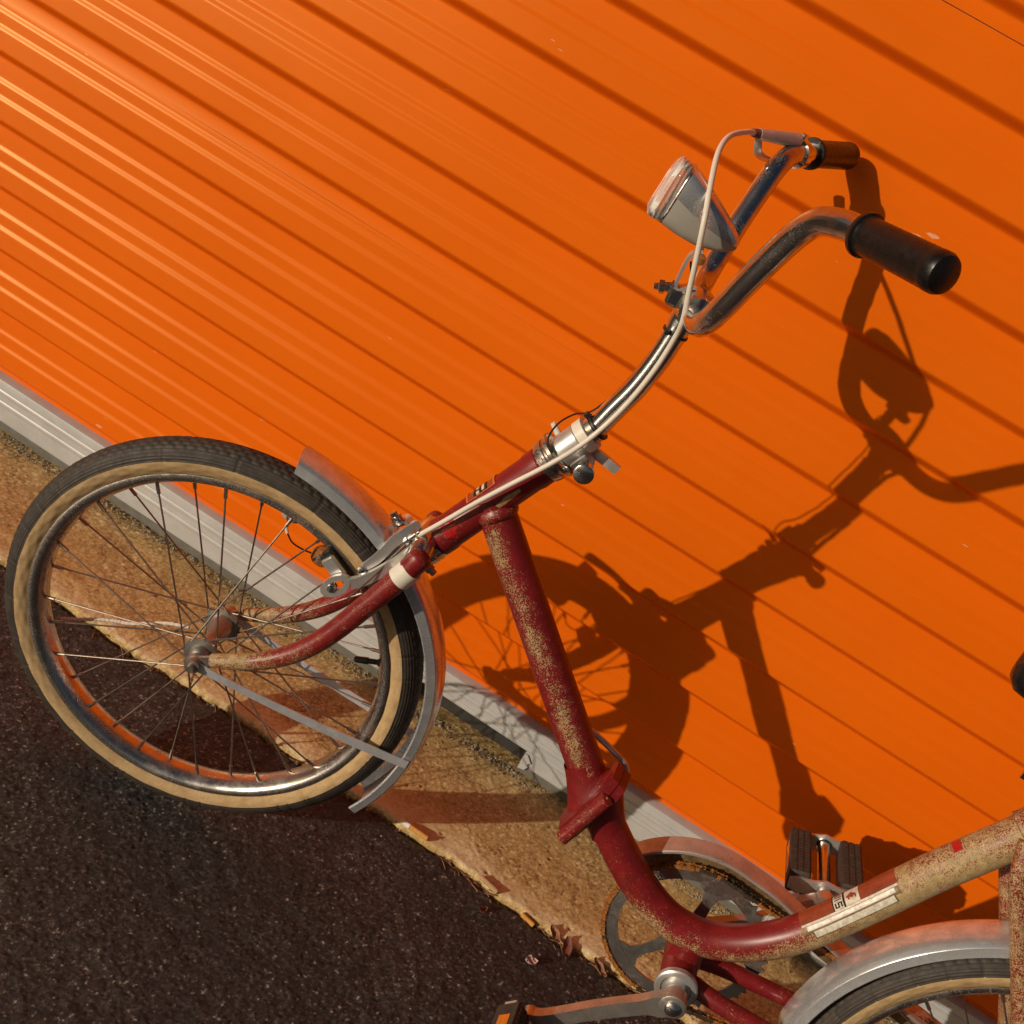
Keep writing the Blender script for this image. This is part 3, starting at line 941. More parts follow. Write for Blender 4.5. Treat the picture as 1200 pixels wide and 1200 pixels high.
for sg, (u0, w0) in ((1, (0.0920, 0.4330)), (-1, (0.0920, 0.4330))):
    fpart('brake_shoe', box((u0, sg * 0.0235, w0), (0.042, 0.008, 0.012), (0.86, 0, -0.50), (0, 1, 0), 0.0015), M['black'], bk)
    fpart('shoe_holder', box((u0 - 0.002, sg * 0.0300, w0), (0.026, 0.007, 0.015), (0.86, 0, -0.50), (0, 1, 0), 0.0012), M['alu'], bk)
fpart('slotted_end', slotted((0.1005, -0.0375, 0.4190), (0.50, 0, 0.866), (0.866, 0, -0.50), 0.038, 0.022, 0.005), M['alu'], bk)
fpart('shoe_bolt', lathe([(-0.006, 0.0056), (0.0, 0.0056), (0.0025, 0.0040), (0.0032, 0)], (0.0975, -0.0395, 0.4140), (0, -1, 0), 12), M['chrome_clean'], bk)
fpart('brake_wire', tube(spline([(0.1480, -0.0240, 0.5040), (0.1390, -0.0350, 0.4800), (0.1300, -0.0440, 0.4500), (0.1180, -0.0480, 0.4180)], 6), 0.0009, 6), M['spoke'], bk)

# ---- dynamo behind the rim on the far fork leg
dy = fpart('dynamo', join(lathe([(0, 0.0), (0.0005, 0.008), (0.003, 0.0125), (0.010, 0.0142), (0.044, 0.0142), (0.050, 0.0120), (0.056, 0.0120), (0.057, 0.0060), (0.063, 0.0060), (0.064, 0.0105), (0.078, 0.0105), (0.079, 0)], (0.0170, 0.0430, 0.4180), (0.16, -0.05, 0.98), 22)), M['grey_plastic'])
fpart('dynamo_bracket', join(lathe([(0, 0.0), (0, 0.0125), (0.002, 0.0130), (0.007, 0.0130), (0.008, 0.0110)], (0.0700, 0.0330, 0.4010), (0, -1, 0), 18), strip([(0.070, 0.040, 0.401), (0.090, 0.046, 0.385), (0.118, 0.050, 0.372)], 0.016, 0.003, (0.6, 0, 0.8))), M['rust'], dy)
fpart('bracket_bolt', join(lathe([(0, 0.0060), (0.005, 0.0060), (0.006, 0.003)], (0.0700, 0.0265, 0.4010), (0, -1, 0), 6)), M['chrome'], dy)
fpart('wire_tip', tube(spline([(0.0190, 0.0330, 0.4160), (0.0200, 0.0310, 0.4110), (0.0235, 0.0300, 0.4060)], 4), 0.0019, 8), M['white'], dy)
fpart('dynamo_wire', tube(spline([(0.0235, 0.0300, 0.4060), (0.0330, 0.0300, 0.3980), (0.0480, 0.0320, 0.3950), (0.0640, 0.0340, 0.3960)], 5), 0.0011, 6), M['black'], dy)

# ---- frame: one bent main tube from head to seat, with hinge, stays and bottom bracket
MT = [(0.2010, 0, 0.5800), (0.2194, 0, 0.5640), (0.2760, 0, 0.5130), (0.3379, 0, 0.4570), (0.4334, 0, 0.3715), (0.4742, 0, 0.3345), (0.5367, 0, 0.2890), (0.5800, 0, 0.2660), (0.6182, 0, 0.2560),
      (0.6580, 0, 0.2620), (0.6915, 0, 0.2830), (0.7210, 0, 0.3160), (0.7429, 0, 0.3545), (0.7700, 0, 0.4180), (0.7981, 0, 0.4880), (0.8331, 0, 0.5647), (0.8640, 0, 0.6330)]
MTS = spline(MT, 8)
MT_R = 0.0205
mt_len = np.concatenate([[0], np.cumsum(np.linalg.norm(np.diff(MTS, axis=0), axis=1))])
def mt_at(s):
    """point, tangent and upward in-plane normal of the main tube at arc length s"""
    p = np.array([np.interp(s, mt_len, MTS[:, k]) for k in range(3)])
    q = np.array([np.interp(s + 0.004, mt_len, MTS[:, k]) for k in range(3)]) - np.array([np.interp(s - 0.004, mt_len, MTS[:, k]) for k in range(3)])
    t = q / np.linalg.norm(q)
    return p, t, np.array([-t[2], 0, t[0]])
S_U = lambda u: float(np.interp(u, MTS[:, 0], mt_len))

def mt_wear(V):
    s = np.array([mt_len[np.argmin(((MTS - v) ** 2).sum(1))] for v in V])
    w = np.zeros(len(V))
    for i, (v, si) in enumerate(zip(V, s)):
        p, t, n = mt_at(si)
        d = v - p
        a = math.degrees(math.atan2(-d[1], d @ n))       # 0 = front/top, 90 = towards the camera
        def g(c, wd):
            return math.exp(-((a - c) / wd) ** 2)
        # down tube: a streak of chips on the outer side
        k = 0.235
        x = (v[0] - 0.22) / 0.23
        if x < 1.0:
            k += 0.34 * g(116 - 30 * math.sin(x * 2.0), 40) * (0.86 + 0.14 * math.sin(x * 17 + 0.8)) * (1 if x > 0 else 0.4)
        bend = math.exp(-((si - S_U(0.60)) / 0.055) ** 2)
        k += 0.36 * bend * g(118, 48)
        low = math.exp(-((si - S_U(0.70)) / 0.055) ** 2)
        k += 0.36 * low * g(112, 42)
        rear = sstep((si - S_U(0.705)) / 0.075)
        k += rear * (0.25 + 0.12 * g(110, 45) - 0.26 * g(-10, 45) * float(1 - sstep((si - S_U(0.74)) / 0.04)))
        k += 0.10 * float(sstep((si - S_U(0.745)) / 0.05))
        w[i] = k
    return w
fm = part('frame', tube(MTS, MT_R, 28), M['red'], wear=mt_wear)
def head_wear(V):
    s = (V - H0) @ K
    return 0.20 + 0.16 * np.exp(-((s - 0.03) / 0.02) ** 2)
part('head_tube', lathe([(0.003, 0.0185), (0.005, 0.0202), (0.016, 0.0202), (0.019, 0.0192), (0.130, 0.0192), (0.136, 0.0204), (0.148, 0.0204), (0.150, 0.0188)], H0, K, 40), M['red'], fm, wear=head_wear)
def join_collar(s0, s1, r, up=0.006):
    p0, t0, _ = mt_at(s0)
    return lathe([(-up, r - 0.001), (0, r + 0.0028), (0.004, r + 0.0032), (0.008, r + 0.001), (0.009, r - 0.001)], p0, t0, 30)
part('lug', join_collar(S_U(0.2125), 0, MT_R), M['red'], fm, wear=const(0.40))
def scuff(s0, s1, ac, hw, seed):
    """bare patch with a ragged outline on the head tube"""
    nf = np.array([-K[2], 0, K[0]])
    r1, r2 = noise1(16, seed, 3, 4), noise1(16, seed + 1, 3, 4)
    V = []
    for i, t in enumerate(np.linspace(0, 1, 16)):
        w_ = hw * math.sin(math.pi * (0.08 + 0.84 * t)) ** 0.6
        for a in np.radians(np.linspace(ac - w_ * (1 + 0.7 * r1[i]) - 6 * t, ac + w_ * (1 + 0.7 * r2[i]) - 6 * t, 5)):
            V.append(H0 + K * (s0 + (s1 - s0) * t) + 0.01945 * (math.cos(a) * nf + math.sin(a) * np.array([0, -1.0, 0])))
    return np.array(V), [tuple(int(x) for x in q) for q in grid_faces(16, 5)]
part('bare_patch', scuff(0.082, 0.118, 112, 10, 5), M['chip'], fm)
part('red_patch', (scuff(0.020, 0.038, 78, 34, 9)), M['red2'], fm)
# hinge: two cast flanges across the tube, pin barrel on the near side, latch rod on the far side
hp, tube_t, _n = mt_at(S_U(0.466))
hn = np.array([0.208, 0, 0.978]); ht = np.array([0.978, 0, -0.208])
hd_ = np.array([0, -1.0, 0])
def hinge_poly(k):
    return [(-0.047 * k, -0.004), (-0.041 * k, -0.034), (-0.030 * k, -0.036), (0.034 * k, -0.034), (0.046 * k, -0.026), (0.048 * k, 0.006), (0.030 * k, 0.026), (-0.016 * k, 0.028), (-0.038 * k, 0.014)]
hg = part('hinge', join(prism(hinge_poly(1.0), hp - ht * 0.0052, hn, -hd_, 0.0092), prism(hinge_poly(0.97), hp + ht * 0.0052, hn, -hd_, 0.0092)), M['red'], fm, wear=const(0.26), sharp=25)
pin_c = np.array([0.4720, -0.0375, 0.3300])
pd = np.array([0.62, 0, 0.80]) * 0 + hn
part('hinge_pin', join(lathe([(-0.039, 0.0), (-0.039, 0.0060), (-0.038, 0.0078), (0.036, 0.0078), (0.037, 0.0060), (0.0372, 0.0035), (0.0385, 0.0030), (0.0386, 0)], hp + np.array([0, -0.0385, 0]) - hn * 0.006, hn, 22)), M['red'], hg, wear=const(0.36))
def hinge_socket(sg):
    """casting that opens from the round tube to the hinge flange"""
    V = []
    pn = np.array([-tube_t[2], 0, tube_t[0]])
    a = np.linspace(0, 2 * np.pi, 32, endpoint=False)
    for t in np.linspace(0, 1, 8):
        f = t ** 2.2
        c0 = hp + tube_t * sg * 0.046; c1 = hp + ht * sg * 0.0097
        for x in a:
            p0 = c0 + (MT_R + 0.0006) * (math.cos(x) * pn + math.sin(x) * np.array([0, 1.0, 0]))
            p1 = c1 + 0.036 * math.cos(x) * hn + 0.027 * math.sin(x) * np.array([0, 1.0, 0])
            V.append(p0 * (1 - t) + (c1 + (p0 - c0)) * t + (p1 - (c1 + (p0 - c0))) * f)
    F = [(i * 32 + j, i * 32 + (j + 1) % 32, (i + 1) * 32 + (j + 1) % 32, (i + 1) * 32 + j) for i in range(7) for j in range(32)]
    return np.array(V), F
for sg in (-1, 1):
    part('hinge_socket', hinge_socket(sg), M['red'], hg, wear=const(0.26))
part('latch_rod', tube(spline([(0.4100, 0.0250, 0.3960), (0.4300, 0.0300, 0.3905), (0.4600, 0.0310, 0.3830), (0.4790, 0.0310, 0.3760), (0.4840, 0.0310, 0.3640), (0.4790, 0.0290, 0.3520)], 5), 0.0036, 10), M['alu'], hg)

# bottom bracket and stays
BB = np.array([0.6520, 0, 0.2150])
part('bottom_bracket_shell', join(lathe([(-0.036, 0.0195), (-0.033, 0.0205), (0.033, 0.0205), (0.036, 0.0195)], BB, (0, 1, 0), 32)), M['red'], fm, wear=const(0.24))
part('bracket_gusset', tube([(0.6400, 0, 0.2600), (0.6480, 0, 0.2400), (0.6520, 0, 0.2200)], [0.0195, 0.0200, 0.0205], 24), M['red'], fm, wear=const(0.28))
for sgn in (-1, 1):
    P = [(0.6650, sgn * 0.020, 0.2150), (0.7050, sgn * 0.030, 0.2190), (0.7700, sgn * 0.034, 0.2260), (0.8800, sgn * 0.046, 0.2360), (1.0380, sgn * 0.058, 0.2490)]
    part('chain_stay', tube(P, [0.0105, 0.0105, 0.0100, 0.0092, 0.0078], 18, per=6), M['red'], fm, wear=const(0.30))
    P = [(0.8330, sgn * 0.022, 0.5780), (0.8480, sgn * 0.032, 0.5420), (0.8900, sgn * 0.036, 0.4830), (0.9640, sgn * 0.044, 0.3810), (1.0450, sgn * 0.058, 0.2620)]
    part('seat_stay', tube(P, [0.0086, 0.0095, 0.0092, 0.0088, 0.0076], 18, per=6), M['red'], fm, wear=const(0.55))
part('seat_lug', lathe([(-0.012, MT_R - 0.001), (-0.010, MT_R + 0.003), (0.046, MT_R + 0.003), (0.050, MT_R - 0.001)], mt_at(S_U(0.842))[0], mt_at(S_U(0.842))[1], 28), M['red'], fm, wear=const(0.54))

# ---- stickers on the main tube
def mt_patch(s0, s1, a0, a1, lift, ns=10, na=8):
    V = []
    for s in np.linspace(s0, s1, ns):
        p, t, n = mt_at(s)
        for a in np.radians(np.linspace(a0, a1, na)):
            V.append(p + (MT_R + lift) * (math.cos(a) * n + math.sin(a) * np.array([0, -1.0, 0])))
    return np.array(V), [tuple(int(x) for x in q) for q in grid_faces(ns, na)]
sA, sB = S_U(0.7370), S_U(0.7835)
dl = sB - sA
dc = part('sticker', mt_patch(sA, sB, -40, 40, 0.0004, 14, 10), M['decal_red'])
part('sticker_edge', mt_patch(sA + 0.001, sB - 0.001, 40.2, 70, 0.0002), M['grime'], dc)
part('silver_stripe', mt_patch(sA + 0.001, sB - 0.001, 40.5, 47, 0.0005), M['decal_white'], dc)
part('silver_stripe', mt_patch(sA + 0.006, sB - 0.006, 48.5, 62, 0.0005), M['decal_silver'], dc)
part('white_stripe', mt_patch(sA + 0.012, sB - 0.010, 67, 86, 0.0005), M['decal_white'], dc)
part('sticker_edge', mt_patch(sA + 0.0105, sB - 0.0085, 65, 89, 0.0002), M['grime'], dc)
la, lb = sA + dl * 0.36, sA + dl * 0.63
part('letter_panel', mt_patch(la, lb, -12, 40, 0.0008, 8, 10), M['decal_white'], dc)
for q0, q1 in ((0.0, 0.035), (0.40, 0.47)):
    part('black_bar', mt_patch(la + (lb - la) * q0, la + (lb - la) * q1, -14, 41, 0.0012, 3, 10), M['decal_black'], dc)
def glyph(x0, x1, y0, y1):
    """stroke of a letter: x along the tube inside the panel 0..1, y round the tube 0..1"""
    return mt_patch(la + (lb - la) * x0, la + (lb - la) * x1, -10 + 50 * y0, -10 + 50 * y1, 0.0013, 3, 4)
gl = []
for y in (0.06, 0.22, 0.38):                                  # three bars read as III
    gl.append(glyph(0.09, 0.36, y, y + 0.07))
for st in ((0.09, 0.14, 0.60, 0.92), (0.09, 0.23, 0.85, 0.92), (0.20, 0.25, 0.60, 0.92), (0.20, 0.36, 0.60, 0.67), (0.31, 0.36, 0.60, 0.92)):
    gl.append(glyph(*st))                                     # a squared S
part('lettering', join(*gl), M['decal_black'], dc)
em = []
for k in range(7):
    em.append(glyph(0.55 + 0.05 * k, 0.605 + 0.05 * k, 0.30 + 0.05 * abs(k - 3) , 0.72 - 0.07 * abs((k * 2) % 5 - 2)))
part('emblem', join(*em), M['decal_red'], dc)
part('red_mark', mt_patch(S_U(0.8090), S_U(0.8130), -8, 32, 0.0006, 3, 6), M['red2'], dc)

# ---- head badge
def hd_patch(s0, s1, a0, a1, lift=0.0006, na=6):
    nf = np.array([-K[2], 0, K[0]])
    V = []
    for s in np.linspace(s0, s1, 4):
        for a in np.radians(np.linspace(a0, a1, na)):
            V.append(H0 + K * s + (0.0192 + lift) * (math.cos(a) * nf + math.sin(a) * np.array([0, -1.0, 0])))
    return np.array(V), [tuple(int(x) for x in q) for q in grid_faces(4, na)]
bd = part('head_badge', hd_patch(0.060, 0.098, -44, 44, 0.0004, 12), M['decal_red'])
part('badge_outline', join(hd_patch(0.096, 0.0985, -46, 46, 0.0009, 12), hd_patch(0.0595, 0.062, -46, 46, 0.0009, 12), hd_patch(0.062, 0.096, 43, 46, 0.0009), hd_patch(0.062, 0.096, -46, -43, 0.0009)), M['decal_orange'], bd)
part('badge_lettering', join(hd_patch(0.070, 0.0735, 4, 40, 0.0010), hd_patch(0.0775, 0.081, 4, 40, 0.0010), hd_patch(0.0735, 0.0775, 20, 25, 0.0010), hd_patch(0.0845, 0.088, 4, 40, 0.0010)), M['decal_black'], bd)
part('badge_panel', join(hd_patch(0.0735, 0.0775, 4, 18, 0.0009), hd_patch(0.0735, 0.0775, 27, 40, 0.0009), hd_patch(0.081, 0.0845, 8, 36, 0.0009)), M['decal_white'], bd)

# ---- headset, stem, handlebar
fpart('headset', join(lathe([(0.1500, 0.0190), (0.1510, 0.0222), (0.1570, 0.0232), (0.1600, 0.0232), (0.1605, 0.0200), (0.1635, 0.0200), (0.1640, 0.0240), (0.1655, 0.0252), (0.1690, 0.0252), (0.1705, 0.0235), (0.1710, 0.0180)], H0, K, 40)), M['chrome'])
fpart('stem_clamp', join(lathe([(0.1710, 0.0155), (0.1715, 0.0172), (0.1960, 0.0172), (0.1970, 0.0150)], H0, K, 32), box(hx(0.183, -0.020, -0.006), (0.022, 0.016, 0.014), K, (-0.9, 0, 0.4), 0.002)), M['alu'])
fpart('white_ring', lathe([(0.1970, 0.0150), (0.1975, 0.0178), (0.2080, 0.0178), (0.2085, 0.0150)], H0, K, 32), M['white'])
fpart('stem_sleeve', lathe([(0.2085, 0.0125), (0.2090, 0.0142), (0.2150, 0.0142), (0.2155, 0.0120)], H0, K, 32), M['chrome_clean'])
fpart('rubber_band', join(lathe([(0.2155, 0.0118), (0.2160, 0.0148), (0.2185, 0.0148), (0.2190, 0.0118)], H0, K, 28), box(hx(0.2170, 0.0165, -0.001), (0.006, 0.006, 0.006), K, (0, 1, 0), 0.0012)), M['black'])
qr = fpart('clamp_bolt', lathe([(0, 0.0085), (0.020, 0.0085), (0.0205, 0.0105), (0.0290, 0.0105), (0.0300, 0.0090), (0.0305, 0.0)], hx(0.1850, -0.0230, -0.004), (0, -1, 0), 22), M['chrome_clean'])
fpart('clamp_lever', strip(spline([(0.2560, 0.012, 0.6760), (0.2660, 0.008, 0.6770), (0.2760, 0.004, 0.6765), (0.2880, 0.001, 0.6755), (0.2990, 0.0, 0.6735)], 5), np.interp(np.arange(21), [0, 20], [0.012, 0.0095]), 0.005, (0.1, 0, 1)), M['alu'], qr)
fpart('lever_nut', tube([hx(0.175, 0.012, 0.016), hx(0.178, 0.026, 0.018)], [0.004, 0.003], 10), M['white'], qr)
STP = [hx(0.165), hx(0.19), hx(0.213), (0.2635, 0, 0.7280), (0.2708, 0, 0.7580), (0.2750, 0, 0.7900), (0.2762, 0, 0.8180), (0.2760, 0, 0.8420)]
fpart('stem', tube(STP, 0.0120, 24, per=8), M['chrome_clean'])
# clamp head of the stem, round the bar
BC = np.array([0.2810, 0, 0.8540])
fpart('bar_clamp', join(lathe([(-0.0235, 0.0125), (-0.0225, 0.0165), (-0.0100, 0.0192), (0.0, 0.0198), (0.0100, 0.0192), (0.0225, 0.0165), (0.0235, 0.0125)], BC, (0, 1, 0), 28),
                        tube([(0.2760, 0, 0.832), (0.2772, 0, 0.846)], [0.0128, 0.0150], 22),
                        box((0.2600, 0, 0.8560), (0.020, 0.016, 0.020), (0.9, 0, 0.1), (0, 1, 0), 0.003)), M['chrome_clean'])
fpart('clamp_screw', join(lathe([(0, 0.0070), (0.005, 0.0070), (0.0055, 0.0050), (0.012, 0.0048), (0.0125, 0.0065), (0.017, 0.0065), (0.018, 0.0035), (0.022, 0.0032)], (0.2560, 0, 0.8630), (-0.80, 0, -0.36), 6)), M['chrome'])
fpart('cable_tie', join(lathe([(0.0, 0.0118), (0.0002, 0.0132), (0.0028, 0.0132), (0.003, 0.0118)], (0.2762, 0, 0.8235), (0.0, 0, 1), 24), box((0.2675, -0.0125, 0.8250), (0.005, 0.005, 0.005), (1, 0, 0), (0, 1, 0), 0.001)), M['black'])
half = [(0.2805, 0.008, 0.8530), (0.2808, 0.030, 0.8530), (0.2825, 0.056, 0.8560), (0.2840, 0.079, 0.8670), (0.2860, 0.098, 0.8880), (0.2895, 0.122, 0.9270), (0.2955, 0.148, 0.9720), (0.3020, 0.166, 0.9930), (0.3140, 0.186, 1.0025), (0.3280, 0.207, 1.0065), (0.3690, 0.2730, 1.0160)]
bar = [(a, -b, c) for a, b, c in reversed(half)] + [tuple(x) for x in half]
hb = fpart('handlebar', tube(bar, 0.0112, 24, per=8), M['chrome'])
for sgn in (-1, 1):
    g0 = np.array([0.3270, sgn * 0.2060, 1.0062]); g1 = np.array([0.3705, sgn * 0.2755, 1.0163])
    if sgn > 0:
        g1 = g1 + (g1 - g0) * 0.14
    L = np.linalg.norm(g1 - g0)
    prof = [(0, 0.0114), (0.0, 0.0160), (0.001, 0.0166), (0.004, 0.0166), (0.0052, 0.0146)]
    for k in range(28):
        s = 0.008 + (L - 0.018) * k / 27
        prof.append((s, 0.0139 + 0.0008 * s / L + (0.0002 if k % 2 else 0)))
    prof += [(L - 0.008, 0.0150), (L - 0.002, 0.0149), (L + 0.0015, 0.0134), (L + 0.0028, 0.0105), (L + 0.0030, 0.0)]
    fpart('grip', lathe(prof, g0, g1 - g0, 32), M['grip'], hb)
# brake lever on the far side
lv = fpart('brake_lever', join(tube(spline([(0.2660, 0.150, 0.9985), (0.2740, 0.158, 0.9860), (0.2870, 0.180, 0.9830), (0.3010, 0.203, 0.9850), (0.3180, 0.226, 0.9890), (0.3320, 0.246, 0.9930)], 5), np.interp(np.arange(26), [0, 6, 25], [0.0038, 0.0046, 0.0055]), 10, ell=0.6),
                               tube([(0.2640, 0.148, 1.0025), (0.2860, 0.165, 1.0080), (0.3050, 0.180, 1.0130)], [0.0056, 0.0068, 0.0075], 16)), M['alu'])
fpart('lever_clamp', join(lathe([(0, 0.0114), (0.0, 0.0148), (0.010, 0.0148), (0.010, 0.0114)], (0.3110, 0.1830, 1.0010), (0.55, 0.82, 0.16), 28), box((0.3090, 0.181, 1.0170), (0.008, 0.006, 0.010), (0.6, 0.78, 0), (-0.78, 0.6, 0), 0.001)), M['chrome_clean'], lv)
fpart('lever_screw', lathe([(0, 0.0045), (0.003, 0.0045), (0.004, 0.0025), (0.010, 0.0025)], (0.2980, 0.1760, 0.9860), (0.2, -0.9, -0.3), 10), M['steel'], lv)
fpart('lever_ferrule', lathe([(0, 0.0040), (0.010, 0.0048), (0.0105, 0.0)], (0.2570, 0.142, 1.0012), (0.7, 0.65, 0.15), 12), M['scrap_red'], lv)

# ---- cables
cable = [(0.2600, 0.145, 1.0018), (0.2498, 0.122, 1.0005), (0.2330, 0.072, 0.9939), (0.2278, 0.030, 0.9814), (0.2325, -0.012, 0.9595), (0.2392, -0.039, 0.9394), (0.2502, -0.043, 0.9084), (0.2621, -0.037, 0.8742), (0.2725, -0.029, 0.8450), (0.2755, -0.0205, 0.8240), (0.2755, -0.0170, 0.7900), (0.2710, -0.0165, 0.7520), (0.2615, -0.0200, 0.7150), (0.2490, -0.0260, 0.6850), (0.2330, -0.0310, 0.6570), (0.2100, -0.0300, 0.6180), (0.1880, -0.0280, 0.5790), (0.1680, -0.0250, 0.5400), (0.1520, -0.0222, 0.5100)]
fpart('brake_cable', tube(cable, 0.0027, 12, per=8), M['white'])
fpart('lamp_wire', tube([(0.2540, -0.002, 0.8900), (0.2640, 0.014, 0.8700), (0.2680, 0.0145, 0.8300), (0.2665, 0.0145, 0.7900), (0.2610, 0.0145, 0.7500), (0.2480, 0.0150, 0.7120), (0.2330, 0.013, 0.6990), (0.2230, 0.004, 0.6850), (0.2210, -0.012, 0.6720), (0.2315, -0.019, 0.6640), (0.2300, 0.018, 0.6400), (0.1950, 0.0235, 0.5600), (0.1530, 0.030, 0.4800), (0.1050, 0.040, 0.4150), (0.0700, 0.036, 0.4000)], 0.0010, 8, per=6), M['black'])

# ---- headlamp: wedge-shaped body, chromed cover on top, clear lens in front
def lamp_ring(u, hw, w0, w1, r, n=24, top=True):
    """rounded-rectangle section; returns points from near mid-height round under or over to far mid-height"""
    c = (w0 + w1) / 2; hh = (w1 - w0) / 2
    out = []
    for a in np.linspace(0, 2 * math.pi, n, endpoint=False):
        ca, sa = math.cos(a), math.sin(a)
        e = 0.42
        out.append((u + 0.10 * (c + hh * sa - 0.935), -hw * math.copysign(abs(ca) ** e, ca), c + hh * math.copysign(abs(sa) ** e, sa)))
    return out
LS = [(0.2105, 0.0270, 0.9100, 0.9640), (0.2125, 0.0275, 0.9095, 0.9645), (0.2300, 0.0262, 0.9070, 0.9570), (0.2500, 0.0235, 0.9065, 0.9475), (0.2680, 0.0195, 0.9105, 0.9380), (0.2790, 0.0150, 0.9150, 0.9310), (0.2835, 0.0100, 0.9190, 0.9270)]
rings = [lamp_ring(*s, 0) for s in LS]
n = 24
Vr = np.array([p for r in rings for p in r])
Fl, Fu = [], []
for i in range(len(rings) - 1):
    for j in range(n):
        q = (i * n + j, i * n + (j + 1) % n, (i + 1) * n + (j + 1) % n, (i + 1) * n + j)
        # the chromed cover takes the upper half
        (Fu if j < n // 2 else Fl).append(tuple(reversed(q)))
cap = tuple(((len(rings) - 1) * n + j) for j in range(n))
lamp = fpart('headlamp', (Vr, Fl + [cap]), M['grey_plastic'], sharp=45)
lampc = (LS[0][2] + LS[0][3]) / 2
Vc = Vr.copy()
Vc[:, 1] *= 1.012; Vc[:, 2] = 0.9360 + (Vc[:, 2] - 0.9360) * 1.010
fpart('lamp_cover', (Vc, Fu), M['lamp_chrome'], lamp, sharp=45)
lens_s = [(0.2120, 0.0272, 0.9100, 0.9640), (0.2040, 0.0278, 0.9095, 0.9655), (0.1985, 0.0274, 0.9105, 0.9660), (0.1955, 0.0245, 0.9150, 0.9620), (0.1945, 0.0150, 0.9240, 0.9530)]
lr = [lamp_ring(*s, 0) for s in lens_s]
li = [[(x + 0.0022, y * 0.93, 0.937 + (z - 0.937) * 0.93) for x, y, z in r] for r in reversed(lr)]
allr = lr + li
Vl = np.array([p for r in allr for p in r])
Fg = [(i * n + j, i * n + (j + 1) % n, (i + 1) * n + (j + 1) % n, (i + 1) * n + j) for i in range(len(allr) - 1) if i != len(lr) - 1 for j in range(n)]
Fg.append(tuple(reversed([(len(lr) - 1) * n + j for j in range(n)])))
Fg.append(tuple([len(lr) * n + j for j in range(n)]))
Fg += [((len(allr) - 1) * n + j, (len(allr) - 1) * n + (j + 1) % n, (j + 1) % n, j) for j in range(n)]
fpart('lens', (Vl, Fg), M['glass'], lamp, sharp=35)
fpart('reflector_bowl', lathe([(0.002, 0.0255), (0.008, 0.0200), (0.013, 0.0120), (0.015, 0.0050), (0.0155, 0.0), (0.0160, 0.0), (0.014, 0.0125), (0.009, 0.0208), (0.002, 0.0263)], (0.2085, 0, 0.9370), (1, 0, 0.05), 28), M['chrome_clean'], lamp)
fpart('bulb', lathe([(0, 0.0030), (0.004, 0.0032), (0.008, 0.0045), (0.011, 0.0040), (0.0125, 0.0015)], (0.2225, 0, 0.9370), (-1, 0, 0), 14), M['decal_silver'], lamp)
fpart('lamp_rim', join(tube([np.array(p) for p in rings[0] + [rings[0][0]]], 0.0013, 8, caps=False)), M['chrome_clean'], lamp)
fpart('lamp_bracket', join(strip(spline([(0.2690, 0.0, 0.8720), (0.2540, -0.004, 0.8650), (0.2500, -0.008, 0.8800), (0.2500, -0.008, 0.8970), (0.2580, -0.008, 0.9060)], 6), np.interp(np.arange(25), [0, 12, 24], [0.016, 0.011, 0.016]), 0.003, (0, 1, 0)),
                             lathe([(-0.012, 0.0050), (0.012, 0.0050)], (0.2570, -0.004, 0.8980), (0, 1, 0), 12)), M['alu'], lamp)
fpart('bracket_screw', lathe([(0, 0.0052), (0.003, 0.0050), (0.0042, 0.003), (0.0043, 0)], (0.2585, -0.0165, 0.8990), (0, -1, 0), 12), M['rust'], lamp)

# ---- crankset
CR_V = 0.0455
def chainring_mesh():
    T_, ro, ri = 48, 0.0985, 0.0935
    out = []
    for k in range(T_):
        for f, r in ((0.0, ri), (0.22, ri + 0.0006), (0.42, ro - 0.0006), (0.5, ro), (0.58, ro - 0.0006), (0.78, ri + 0.0006)):
            a = 2 * math.pi * (k + f) / T_
            out.append((r * math.cos(a), r * math.sin(a)))
    n = len(out)
    inn = [(0.0795 * math.cos(2 * math.pi * k / n), 0.0795 * math.sin(2 * math.pi * k / n)) for k in range(n)]
    V = []
    for y in (-0.0014, 0.0014):
        V += [(a, y, b) for a, b in out] + [(a, y, b) for a, b in inn]
    F = []
    for k in range(n):
        l = (k + 1) % n
        F += [(k, l, n + l, n + k), (2 * n + k, 3 * n + k, 3 * n + l, 2 * n + l), (k, 2 * n + k, 2 * n + l, l), (n + k, n + l, 3 * n + l, 3 * n + k)]
    parts = [(np.array(V, float), F), lathe([(-0.0022, 0.0), (-0.0022, 0.0250), (0.0022, 0.0250), (0.0022, 0.0)], (0, 0, 0), (0, 1, 0), 30)]
    for k in range(5):
        a = 2 * math.pi * k / 5 + 0.38
        ca, sa = math.cos(a), math.sin(a)
        L0, L1 = 0.020, 0.0812
        pl = [(L0, -0.0125), (0.035, -0.0075), (0.055, -0.0065), (0.068, -0.0090), (L1 - 0.004, -0.0210), (L1, -0.0180), (L1, 0.0180), (L1 - 0.004, 0.0210), (0.068, 0.0090), (0.055, 0.0065), (0.035, 0.0075), (L0, 0.0125)]
        parts.append(prism(pl, (0, 0, 0), (ca, 0, sa), (-sa, 0, ca), 0.0020))
    return join(*parts)
cv, cf = chainring_mesh()
crk = part('chainring', (cv + BB + np.array([0, CR_V, 0]), cf), M['steel'], sharp=30)
CRD = np.array([0.7193, 0, 0.6947])
